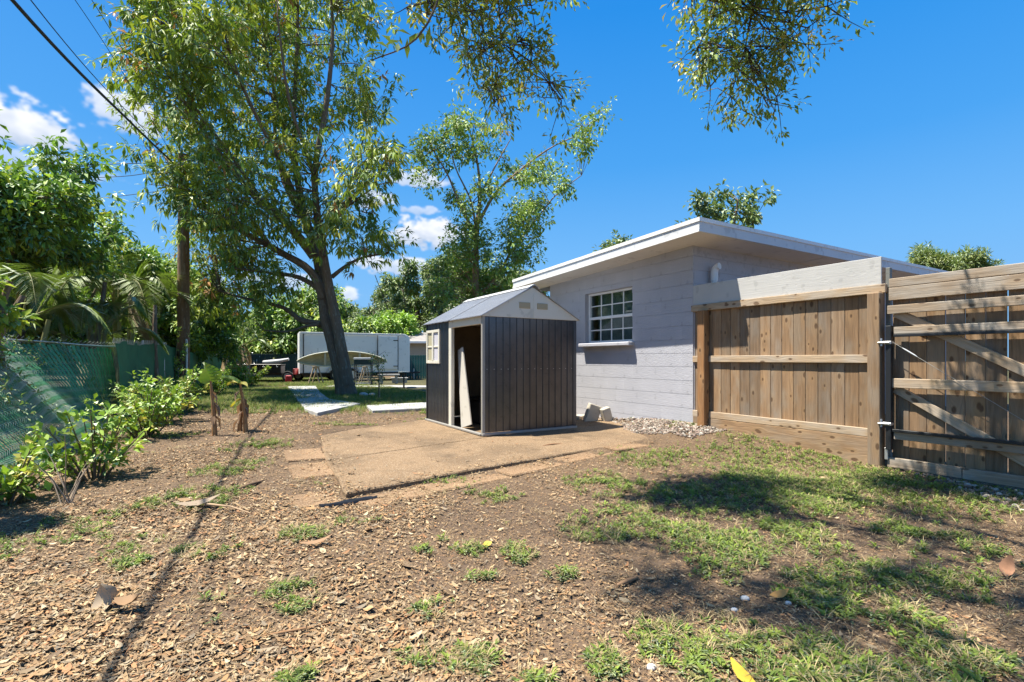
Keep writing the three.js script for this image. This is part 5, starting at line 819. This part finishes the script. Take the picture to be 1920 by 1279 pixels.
scatter('weeds', weedGeo(2, 12, 1.0, 0.2, 1.4), weedMat, 4200, 612, weedPlace(0.03, 0.1), 'narrow-leaved weeds growing through the leaf litter');
scatter('weeds', weedGeo(3, 14, 1.1, 0.07, 2.4), weedMat, 1500, 613, weedPlace(0.026, 0.05), 'sparse grass growing through the leaf litter');
scatter('dry_grass', weedGeo(4, 12, 1.2, 0.06, 0.7), litterMat, 3600, 614, (r) => { const o = weedPlace(0.05, 0.0)(r); if (!o) return null; const k = 0.7 + r() * 0.6; o.c = [0.38 * k, 0.29 * k, 0.15 * k]; return o; }, 'dry straw-coloured grass among the weeds');
function tuft(seed, n) { const m = new MB(), r = rng(seed); for (let k = 0; k < n; k++) { const a = r() * 6.28, q = r() * 0.5, l = 0.5 + r() * 0.9, d = unit([Math.cos(a) * 0.6, 1, Math.sin(a) * 0.6]), s = [Math.sin(a) * 0.05, 0, -Math.cos(a) * 0.05], p = [Math.cos(a) * q, 0, Math.sin(a) * q]; m.poly([[p[0] - s[0], 0, p[2] - s[2]], [p[0] + s[0], 0, p[2] + s[2]], [p[0] + d[0] * l, d[1] * l, p[2] + d[2] * l]]); } return m.geo(); }
scatter('lawn_grass', tuft(5, 14), weedMat, 42000, 621, (r) => { const d = lerp(9.5, 31, Math.pow(r(), 1.1)), x = lerp(-17, 3.5, r()), z = -d; if (Math.abs(x / d) > 1.1 || lawnAt(x, z) < r() * 0.8 || blocked(x, z)) return null; const t = [[0.17, 0.26, 0.03], [0.13, 0.21, 0.025], [0.24, 0.28, 0.05], [0.3, 0.27, 0.1]][(r() * 4) | 0], k = 0.8 + r() * 0.4; return { x, z, y: ground(x, z), ry: r() * 6.28, s: 0.05 + r() * 0.06, c: [t[0] * k, t[1] * k, t[2] * k] }; }, 'patchy lawn grass under the shade tree');
// pebbles by the house corner and along the gate
{
  const g = new THREE.IcosahedronGeometry(1, 1); const tones = [[0.36, 0.31, 0.25], [0.27, 0.20, 0.155], [0.2, 0.155, 0.115], [0.33, 0.235, 0.19], [0.46, 0.42, 0.36], [0.13, 0.105, 0.085]];
  scatter('pebbles', g, std({ color: rgb(1, 1, 1), roughness: 0.8 }), 5200, 631, (r) => {
    let lx, lz; if (r() < 0.72) { lx = -Math.pow(r(), 1.4) * 0.95 - 0.02; lz = lerp(-2.2, 0.55, r()); if (r() < 0.3 && lz < -1.3) return null; if (-lx > 0.2 + 0.5 * smooth(-2.0, -0.4, lz)) return null; } else { lx = -Math.pow(r(), 1.3) * 0.75 + 0.02; lz = lerp(2.7, 4.9, r()); if (-lx > 0.1 + 0.55 * smooth(2.7, 3.6, lz)) return null; }
    const x = 2.6 + lx * Math.cos(LOT) + lz * Math.sin(LOT), z = -7.2 - lx * Math.sin(LOT) + lz * Math.cos(LOT), t = tones[(r() * 6) | 0], k = 0.55 + r() * 0.5, s = 0.006 + r() * r() * 0.018;
    return { x, z, y: ground(x, z) + s * 0.4 + r() * 0.012, ry: r() * 6.28, rx: r() * 6, s3: [s * 1.3, s * 0.75, s], c: [t[0] * k, t[1] * k, t[2] * k] };
  }, 'mixed pebbles heaped along the house wall and gate');
}
// ---------------------------------------------------------------- single things lying in the yard
function bigLeaf(label, x, z, len, wide, curl, tone, rot, lift = 0.02, cat = 'leaf') { const T = thing('fallen_leaf', label, cat, [x, ground(x, z) + lift, z]); const m = mesh('blade', dryLeaf(curl, wide), std({ color: rgb(...tone), roughness: 0.75, side: THREE.DoubleSide }), T); m.scale.setScalar(len); m.rotation.set(...rot); }
bigLeaf('large curled tan leaf standing up at the lower left', -1.83, -2.33, 0.15, 0.75, 1.5, [0.47, 0.36, 0.24], [0.6, 1.1, 0.9], 0.055);
bigLeaf('brown dead leaf lying against the large tan leaf', -1.74, -2.28, 0.11, 0.6, 0.9, [0.24, 0.14, 0.065], [0.3, 0.2, 0.1], 0.035);
bigLeaf('yellow leaf at the bottom edge right of centre', 0.82, -1.78, 0.13, 0.4, 0.4, [0.5, 0.34, 0.03], [0.2, 1.9, 0.1]);
bigLeaf('yellow leaf at the bottom edge farther right', 1.33, -1.8, 0.07, 0.5, 0.3, [0.5, 0.42, 0.08], [0.1, 0.3, 0.1]);
bigLeaf('small round yellow leaf in the middle of the yard', -0.15, -3.08, 0.055, 0.9, 0.3, [0.5, 0.37, 0.05], [0.4, 0.3, 0.1]);
bigLeaf('reddish brown leaf near the right edge', 2.65, -2.69, 0.13, 0.5, 0.8, [0.3, 0.15, 0.08], [0.4, 0.8, 0.5], 0.035);
bigLeaf('long tan leaf on the litter left of centre', -1.19, -3.05, 0.19, 0.22, 0.4, [0.26, 0.155, 0.08], [0.2, 0.4, 0.05], 0.03);
bigLeaf('orange leaf beside the weeds at the lower right', 1.28, -2.4, 0.1, 0.45, 0.5, [0.42, 0.22, 0.06], [0.3, 0.2, 0.2], 0.025);
{
  const T = thing('palm_boot', 'bleached curled palm sheath lying on the litter at left', 'palm sheath', [-2.42, ground(-2.42, -3.88), -3.88]); const m = mesh('sheath', dryLeaf(0.35, 0.24), std({ color: rgb(0.26, 0.2, 0.14), roughness: 0.85, side: THREE.DoubleSide }), T); m.scale.setScalar(0.3); m.rotation.set(0.35, 0.35, 0.03); m.position.y = 0.035;
  mesh('stub', new MB().tube([[0.05, 0.03, 0, 0.012], [0.3, 0.04, 0.1, 0.007], [0.5, 0.02, 0.2, 0.004]], 6).geo(), std({ color: rgb(0.36, 0.25, 0.15), roughness: 0.9 }), T);
  const e = thing('plastic_edging', 'scrap of crumpled black plastic at the patio corner', 'plastic', [-1.3, ground(-1.3, -3.98), -3.98], 0.55), em = new MB(), r = rng(3); let pv = null;
  for (let k = 0; k <= 9; k++) { const x = -0.22 + k * 0.05, w = 0.035 * Math.sin(Math.PI * (0.1 + 0.85 * k / 9)) + 0.008, ring = []; for (let j = 0; j < 6; j++) { const a = j / 5 * Math.PI; ring.push(em.v([x, 0.004 + Math.sin(a) * (0.018 + r() * 0.02), Math.cos(a) * w * (0.8 + r() * 0.5)], [0, Math.sin(a) * 0.9 + 0.1, Math.cos(a)], [x, a])); } if (pv) for (let j = 0; j < 5; j++) em.i.push(pv[j], ring[j], ring[j + 1], pv[j], ring[j + 1], pv[j + 1]); pv = ring; }
  mesh('plastic', em.geo(), std({ color: rgb(0.012, 0.013, 0.015), roughness: 0.32, side: THREE.DoubleSide }), e);
  const stick = (label, x, z, len, a, rad, c, h = 0.0) => { const s = thing('stick', label, 'stick', [x, ground(x, z) + rad * 0.8 + h, z], a); mesh('stick', new MB().tube(smoothLine([[-len / 2, 0, 0, rad * 0.7], [-len * 0.1, 0.01, len * 0.05, rad], [len / 2, 0, -len * 0.03, rad * 0.6]], 8), 7, undefined, true, 0.4).geo(), std({ map: barkMap, color: rgb(...c), roughness: 0.9 }), s); };
  stick('short dark stick at the edge of the tree shadow', 0.6, -2.6, 0.16, 0.6, 0.012, [1.2, 1, 0.8]);
  stick('brown twig lying on the patio before the shed', 0.52, -6.35, 0.3, 0.5, 0.012, [1.2, 0.85, 0.6], 0.03);
  stick('long thin twig left of centre on the litter', -0.95, -2.15, 0.34, 0.35, 0.006, [1.5, 1.15, 0.8]);
  stick('dark branch stub lying at left beyond the palm sheath', -2.35, -4.5, 0.3, 1.3, 0.016, [0.8, 0.7, 0.6]);
  const sg = new THREE.IcosahedronGeometry(1, 1); for (const [x, z, s, l] of [[0.52, -1.87, 0.016, 'white pebble at the bottom edge right of centre'], [1.12, -2.41, 0.017, 'pale pebble inside the lower right tree shadow'], [1.3, -2.36, 0.013, 'pale pebble right of its twin in the tree shadow'], [1.02, -2.3, 0.013, 'pale pebble nearest the camera in the tree shadow']]) { const t = thing('pebble', l, 'pebble', [x, ground(x, z) + s * 0.5, z]); const m = mesh('stone', sg, std({ color: rgb(0.6, 0.58, 0.54), roughness: 0.8 }), t); m.scale.set(s * 1.3, s * 0.8, s); }
}

// ---------------------------------------------------------------- things at the far end of the yard
const trailerWhite = std({ map: blotch([0.88, 0.88, 0.88], 0.05, 130, 3), roughness: 0.35, metalness: 0.1 }), tyre = std({ color: rgb(0.02, 0.02, 0.02), roughness: 0.85 }), rimMat = std({ color: rgb(0.6, 0.6, 0.6), roughness: 0.4, metalness: 0.5 }), darkTrim = std({ color: rgb(0.03, 0.03, 0.03), roughness: 0.6 });
function wheel(parent, x, y, z, R, w = 0.2) { const g = new THREE.TorusGeometry(R - w * 0.42, w * 0.42, 10, 24); const g2 = new THREE.CylinderGeometry(R - 0.03, R - 0.03, w * 0.8, 24); g2.rotateX(Math.PI / 2); const t = mesh('wheel', mergeGeometries([g.toNonIndexed(), g2.toNonIndexed()].map((q) => q)), tyre, parent); t.position.set(x, y, z); const rg = new THREE.CylinderGeometry(R * 0.6, R * 0.55, w * 0.9, 20); rg.rotateX(Math.PI / 2); mesh('rim', rg, rimMat, t); return t; }
{
  const turn = -0.0 - 0.44 + 0.88, x0 = -10.37, z0 = -24.5, T = thing('cargo_trailer', 'long white enclosed cargo trailer parked behind the shade tree', 'trailer', [x0, ground(x0, z0), z0], turn), L = 5.4, Wd = 2.1, b = 0.42, top = 2.42;
  const sh = new THREE.Shape(); sh.moveTo(0, b); sh.lineTo(L, b); sh.lineTo(L, top - 0.28); sh.quadraticCurveTo(L - 0.02, top - 0.05, L - 0.3, top); sh.lineTo(0, top); sh.lineTo(0, b);
  const g = new THREE.ExtrudeGeometry(sh, { depth: Wd - 0.08, bevelEnabled: true, bevelSize: 0.03, bevelThickness: 0.04, bevelSegments: 2 }); g.translate(0, 0, -Wd + 0.04); const body = mesh('body', g, trailerWhite, T);
  mesh('roof_rail', boxGeo(L - 0.25, 0.1, 0.03, L / 2 - 0.12, top - 0.02, 0.055, 0.01), whitePaint, body); mesh('lower_rail', boxGeo(L, 0.07, 0.04, L / 2, b - 0.01, 0.05, 0.008), darkTrim, body); mesh('rear_corner_post', boxGeo(0.05, top - b, 0.03, 0.16, (top + b) / 2, 0.052, 0.005), darkTrim, body);
  const door = mesh('side_door', boxGeo(1.0, 1.72, 0.03, 4.25, 1.45, 0.062, 0.01), trailerWhite, T);
  mesh('door_seal', (() => { const m = new MB(); m.box(0.03, 1.78, 0.02, 3.72, 1.45, 0.056); m.box(0.03, 1.78, 0.02, 4.78, 1.45, 0.056); return m.geo(); })(), darkTrim, door);
  for (const y of [0.75, 2.1]) mesh('hinge', boxGeo(0.26, 0.04, 0.02, 4.66, y, 0.09, 0.004), darkTrim, door); mesh('latch', boxGeo(0.05, 0.16, 0.03, 3.72, 1.5, 0.08, 0.005), darkTrim, door);
  const fender = new MB(), arc = []; for (let k = 0; k <= 10; k++) { const a = Math.PI * (1 - k / 10); arc.push([2.02 + Math.cos(a) * 0.78, 0.46 + Math.sin(a) * 0.42, 0.12, 0.05]); } fender.tube(arc, 6); mesh('fender', fender.geo(), std({ color: rgb(0.5, 0.5, 0.5), roughness: 0.5 }), T);
  wheel(T, 1.68, 0.33, 0.1, 0.33); wheel(T, 2.44, 0.33, 0.1, 0.33); mesh('jack', new MB().tube([[L + 0.5, 0.0, -Wd / 2, 0.04], [L + 0.5, 0.6, -Wd / 2, 0.04]], 8).geo(), galv, T); mesh('tongue', boxGeo(0.9, 0.1, 0.12, L + 0.4, 0.38, -Wd / 2, 0.01), darkTrim, T); mesh('chassis', boxGeo(L - 0.3, 0.14, Wd - 0.4, L / 2, 0.31, -Wd / 2 + 0.04, 0.02), darkTrim, T); wheel(T, 1.68, 0.33, -Wd + 0.0, 0.33); wheel(T, 2.44, 0.33, -Wd + 0.0, 0.33);
}
{ // small boat lying on its side on trestles
  const x = -7.55, z = -22.3, y = ground(x, z), B = thing('small_boat', 'cream and brown open boat tipped on its side before the trailer', 'boat', [x, y + 1.12, z], 0.1), hull = new MB(), inn = new MB(), n = 24, m = 10, L = 3.9;
  const pt = (t, a, s) => { const w = Math.pow(Math.max(0, 1 - Math.pow(Math.abs(t), 2.4)), 0.75); return [t * L / 2, Math.cos(a) * 0.33 * w * s - 0.10 * t * t, -Math.sin(a) * 0.26 * w * s]; };
  for (const [mb, s, flip] of [[hull, 1, 1], [inn, 0.94, -1]]) { const rows = []; for (let i = 0; i <= n; i++) { const t = -1 + 2 * i / n, row = []; for (let j = 0; j <= m; j++) { const a = j / m * Math.PI, p = pt(t * 0.995, a, s); row.push(mb.v(p, unit([t * 0.6 * flip, Math.cos(a) * flip, -Math.sin(a) * flip]), [t * 2, a])); } rows.push(row); } for (let i = 0; i < n; i++) for (let j = 0; j < m; j++) { const A = rows[i][j], Bq = rows[i + 1][j], C = rows[i + 1][j + 1], Dq = rows[i][j + 1]; if (flip < 0) mb.i.push(A, C, Bq, A, Dq, C); else mb.i.push(A, Bq, C, A, C, Dq); } }
  mesh('hull', hull.geo(), std({ map: blotch([0.5, 0.5, 0.42], 0.12, 140, 1), roughness: 0.5, side: THREE.DoubleSide }), B); mesh('hull_lining', inn.geo(), std({ map: blotch([0.5, 0.43, 0.26], 0.35, 141, 0.7), roughness: 0.8, side: THREE.DoubleSide }), B);
  for (const s of [0, Math.PI]) { const line = []; for (let i = 0; i <= n; i++) line.push([...pt((-1 + 2 * i / n) * 0.995, s, 1), 0.03]); mesh('gunwale', new MB().tube(line, 6).geo(), std({ color: rgb(0.52, 0.53, 0.43), roughness: 0.5 }), B); }
  for (const px of [-0.75, -0.05, 0.75]) mesh('thwart', boxGeo(0.09, 0.54, 0.05, px, -0.02, -0.02, 0.01), std({ color: rgb(0.52, 0.5, 0.4), roughness: 0.6 }), B);
  const tr = (px, label) => { const q = thing('trestle', label, 'trestle', [x + px, ground(x + px, z), z], 0.1), mb = new MB(); mb.box(0.09, 0.07, 0.8, 0, 0.76, -0.1, 0.008); mb.geo; const M2 = mesh('beam', mb.geo(), railMat, q); for (const sx of [-1, 1]) for (const sz of [-1, 1]) mesh('leg', new MB().tube([[sx * 0.25, -0.02, -0.1 + sz * 0.3, 0.03], [sx * 0.03, 0.74, -0.1 + sz * 0.25, 0.03]], 5).geo(), railMat, q); };
  tr(-1.2, 'wooden trestle under the left end of the boat'); tr(1.0, 'wooden trestle under the right end of the boat');
}
{ // black griddle on a frame
  const x = -6.1, z = -20.6, G = thing('outdoor_griddle', 'black outdoor griddle on a tall leg frame beside the shade tree', 'grill', [x, ground(x, z), z], 0.15);
  mesh('lid', boxGeo(0.72, 0.08, 0.5, 0, 1.13, 0, 0.02), std({ color: rgb(0.3, 0.34, 0.4), roughness: 0.35 }), G); mesh('body', boxGeo(0.7, 0.2, 0.48, 0, 0.98, 0, 0.015), std({ color: rgb(0.012, 0.03, 0.035), roughness: 0.4 }), G);
  for (const sx of [-1, 1]) for (const sz of [-1, 1]) mesh('leg', new MB().tube([[sx * 0.32, 0, sz * 0.2, 0.022], [sx * 0.32, 0.9, sz * 0.2, 0.022]], 6).geo(), darkTrim, G);
  const w = new MB(); for (let k = 0; k < 6; k++) w.tube([[-0.3, 0.14 + k * 0.13, 0.2, 0.006], [0.3, 0.14 + k * 0.13, 0.2, 0.006]], 4); for (let k = 0; k < 6; k++) w.tube([[-0.27 + k * 0.108, 0.1, 0.2, 0.006], [-0.27 + k * 0.108, 0.85, 0.2, 0.006]], 4); mesh('wire_guard', w.geo(), std({ color: rgb(0.3, 0.31, 0.28), roughness: 0.6 }), G); mesh('lower_shelf', boxGeo(0.62, 0.03, 0.4, 0, 0.12, 0, 0.005), galv, G);
  const s = thing('pedestal_stand', 'small pedestal table on a single dark post out on the lawn', 'table', [-4.1, ground(-4.1, -19), -19]); mesh('top', new MB().tube([[0, 0.6, 0, 0.2], [0, 0.64, 0, 0.2]], 14).geo(), std({ color: rgb(0.32, 0.36, 0.36), roughness: 0.5 }), s); mesh('post', new MB().tube([[0, -0.05, 0, 0.035], [0, 0.6, 0, 0.03]], 8).geo(), darkTrim, s);
  const bn = thing('concrete_bench', 'low grey concrete bench in front of the trailer door', 'bench', [-5.55, ground(-5.55, -22.6), -22.6], 0.2); mesh('seat', boxGeo(0.95, 0.08, 0.34, 0, 0.4, 0, 0.015), concrete, bn); for (const sx of [-1, 1]) mesh('leg', boxGeo(0.12, 0.36, 0.28, sx * 0.32, 0.18, 0, 0.015), concrete, bn);
  const st = thing('trailer_step', 'pale step below the trailer side door', 'step', [-5.3, ground(-5.3, -23.6), -23.6], 0.2); mesh('tread', boxGeo(0.8, 0.05, 0.3, 0, 0.22, 0, 0.01), concrete, st); mesh('riser', boxGeo(0.7, 0.2, 0.2, 0, 0.1, 0, 0.01), concrete, st);
  const rk = rng(9); for (const [dx, dz, q, l] of [[0.62, 0.25, 0.1, 'pale rock right of the shade tree base'], [0.85, 0.15, 0.075, 'smaller pale rock outside the rock by the tree base']]) { const t = thing('rock', l, 'rock', [-5.05 + dx, ground(-5.05 + dx, -15.2 + dz), -15.2 + dz]); const g = new THREE.IcosahedronGeometry(q, 2), p = g.attributes.position; for (let k = 0; k < p.count; k++) { const f = 0.8 + 0.4 * vnoise(p.getX(k) * 14 + 9, p.getY(k) * 14 + p.getZ(k) * 9, 3); p.setXYZ(k, p.getX(k) * f * 1.3, p.getY(k) * f * 0.7 + q * 0.4, p.getZ(k) * f); } g.computeVertexNormals(); mesh('stone', g, std({ color: rgb(0.5, 0.45, 0.42), roughness: 0.9 }), t); }
}
{ // staked sapling
  const x = -3.68, z = -13.8, r = rng(83), T = thing('young_sapling', 'thin staked sapling with sparse leaves left of the shed', 'tree', [x, ground(x, z), z]), lf = new MB(); mesh('stem', new MB().tube(smoothLine([[0, -0.05, 0, 0.014], [0.01, 0.6, 0, 0.011], [-0.02, 1.3, 0, 0.005]], 8), 6).geo(), twigMat, T);
  for (let k = 0; k < 60; k++) { const y = 0.45 + r() * 0.85, a = r() * 6.28, q = 0.05 + r() * 0.28 * (y > 0.9 ? 1 : 0.6); sprig(lf, [Math.cos(a) * q, y + (r() - 0.5) * 0.1, Math.sin(a) * q], unit([Math.cos(a), 0.2, Math.sin(a)]), { per: 4, follow: 0.6, droop: 0.5, spread: 0.05, len: 0.09, wid: 0.35, tones: [[0.05, 0.09, 0.016, 0.7], [0.08, 0.12, 0.02, 0.3]] }, r); }
  const br = new MB(); for (let k = 0; k < 9; k++) { const y = 0.55 + k * 0.08, a = k * 2.4; br.tube([[0, y, 0, 0.005], [Math.cos(a) * 0.25, y + 0.14, Math.sin(a) * 0.25, 0.002]], 4, undefined, false); } mesh('branches', br.geo(), twigMat, T); mesh('leaves', lf.geo(), foliageMat, T); mesh('stake', new MB().tube([[0.04, -0.1, 0.02, 0.012], [0.04, 0.75, 0.02, 0.012]], 6).geo(), railMat, T);
}
{ // flat trailer with two black boxes, by the far fence
  const x = -12.2, z = -24.6, y = ground(x, z), T = thing('utility_trailer', 'low open utility trailer carrying black boxes left of the white trailer', 'trailer', [x, y, z], 0.1); mesh('deck', boxGeo(2.9, 0.08, 1.5, 0, 0.36, -0.5, 0.01), darkTrim, T); wheel(T, 1.25, 0.27, 0.32, 0.27, 0.17); wheel(T, 1.25, 0.27, -1.32, 0.27, 0.17); mesh('tail_frame', boxGeo(0.08, 0.3, 1.4, 1.5, 0.5, -0.5, 0.01), std({ color: rgb(0.35, 0.05, 0.05), roughness: 0.5 }), T); for (const sx of [-1.4, -0.9]) mesh('stake_post', boxGeo(0.05, 0.5, 0.05, sx, 0.66, -1.2, 0.005), galv, T); mesh('support_jack', new MB().tube([[-1.35, 0, -0.5, 0.04], [-1.35, 0.36, -0.5, 0.04]], 8).geo(), galv, T);
  for (const [dx, w, l] of [[-0.72, 1.15, 'left black storage box on the utility trailer'], [0.42, 1.0, 'right black storage box on the utility trailer']]) { const b = thing('storage_box', l, 'box', [x + dx, y + 0.405, z - 0.05], 0.1, 'black boxes on the utility trailer'); mesh('body', boxGeo(w, 0.4, 0.6, 0, 0.2, 0, 0.03), plasticBlack, b); mesh('lid', boxGeo(w + 0.04, 0.06, 0.64, 0, 0.432, 0, 0.012), plasticBlack, b); for (const s of [-1, 1]) mesh('latch', boxGeo(0.07, 0.07, 0.02, s * w * 0.32, 0.33, 0.312, 0.004), galv, b); }
  const tb = thing('rolled_tarp', 'long white rolled bundle lying across the utility trailer', 'bundle', [x + 0.35, y + 0.97, z - 0.1], 0.0); mesh('roll', new MB().tube([[-0.4, -0.02, 0, 0.1], [0, 0.0, 0, 0.12], [0.4, 0.05, 0, 0.09], [0.85, 0.14, 0, 0.06]], 10, undefined, true, 0.4).geo(), std({ color: rgb(0.45, 0.46, 0.48), roughness: 0.7 }), tb);
  const fc = thing('fuel_can', 'red fuel can on the ground between the two trailers', 'fuel can', [-10.65, ground(-10.65, -23.9), -23.9], 0.3); mesh('can', boxGeo(0.26, 0.34, 0.18, 0, 0.17, 0, 0.03), std({ color: rgb(0.42, 0.02, 0.03), roughness: 0.45 }), fc); mesh('spout', new MB().tube([[0.06, 0.34, 0, 0.03], [0.14, 0.44, 0, 0.018]], 8).geo(), plasticBlack, fc);
}
// far boundary fences
function panelFence(label, x0, z0, x1, z1, h, mat) { const L = Math.hypot(x1 - x0, z1 - z0), a = Math.atan2(-(z1 - z0), x1 - x0), F = thing('slat_fence', label, 'fence', [x0, ground(x0, z0), z0], a), n = Math.round(L / 0.15); for (let k = 0; k < n; k++) mesh('slat', slatGeo(h), mat, F).position.set((k + 0.5) * L / n, h / 2, 0); for (let s = 0; s <= L + 0.1; s += L / Math.max(1, Math.round(L / 2.4))) mesh('post', boxGeo(0.07, h + 0.12, 0.07, s, h / 2 + 0.02, -0.06, 0.008), galv, F); const r = new MB(); r.box(L, 0.05, 0.04, L / 2, h - 0.1, -0.035); r.box(L, 0.05, 0.04, L / 2, 0.2, -0.035); mesh('rail', r.geo(), mat, F); }
const slatGeos = {}; const slatGeo = (h) => slatGeos[h] ??= boxGeo(0.142, h, 0.016, 0, 0, 0, 0.004);
panelFence('dark teal slat fence closing the yard behind the utility trailer', -17.2, -28.4, -10.4, -29.6, 1.42, std({ map: blotch([0.018, 0.05, 0.06], 0.3, 150, 0.7), roughness: 0.7 }));
panelFence('teal slat fence between the white trailer and the shed', -6.6, -28.5, -1.6, -28.2, 1.35, std({ map: blotch([0.02, 0.11, 0.10], 0.3, 152, 0.7), roughness: 0.7 }));
{ // neighbouring house
  const N = thing('neighbour_house', 'beige low house with grey roof beyond the teal fence', 'house', [-7.9, ground(-7.9, -34), -34]); const w = 8, d = 6;
  mesh('wall', boxGeo(w, 2.25, d, w / 2, 1.1, -d / 2, 0.01), std({ map: blotch([0.44, 0.40, 0.33], 0.08, 160), roughness: 0.85 }), N); mesh('fascia', boxGeo(w + 0.8, 0.16, 0.04, w / 2, 2.27, 0.42, 0.01), whitePaint, N);
  const rf = new MB(), o = 0.4; rf.poly([[-o, 2.34, o], [w + o, 2.34, o], [w + o - 1.6, 3.1, -d / 2], [-o + 1.6, 3.1, -d / 2]]); rf.poly([[w + o, 2.34, -d - o], [-o, 2.34, -d - o], [-o + 1.6, 3.1, -d / 2], [w + o - 1.6, 3.1, -d / 2]]); rf.poly([[-o, 2.34, -d - o], [-o, 2.34, o], [-o + 1.6, 3.1, -d / 2]]); rf.poly([[w + o, 2.34, o], [w + o, 2.34, -d - o], [w + o - 1.6, 3.1, -d / 2]]); rf.poly([[-o, 2.335, -d - o], [w + o, 2.335, -d - o], [w + o, 2.335, o], [-o, 2.335, o]]);
  mesh('roof', rf.geo(), std({ map: blotch([0.27, 0.25, 0.235], 0.2, 162, 1), roughness: 0.95 }), N);
  const wn = mesh('window', boxGeo(1.1, 0.9, 0.06, 5.5, 1.5, 0.02, 0.01), whitePaint, N); mesh('pane', boxGeo(0.96, 0.76, 0.02, 5.5, 1.5, 0.05), std({ color: rgb(0.05, 0.06, 0.07), roughness: 0.1 }), wn);
}

renderer.render(scene, camera);
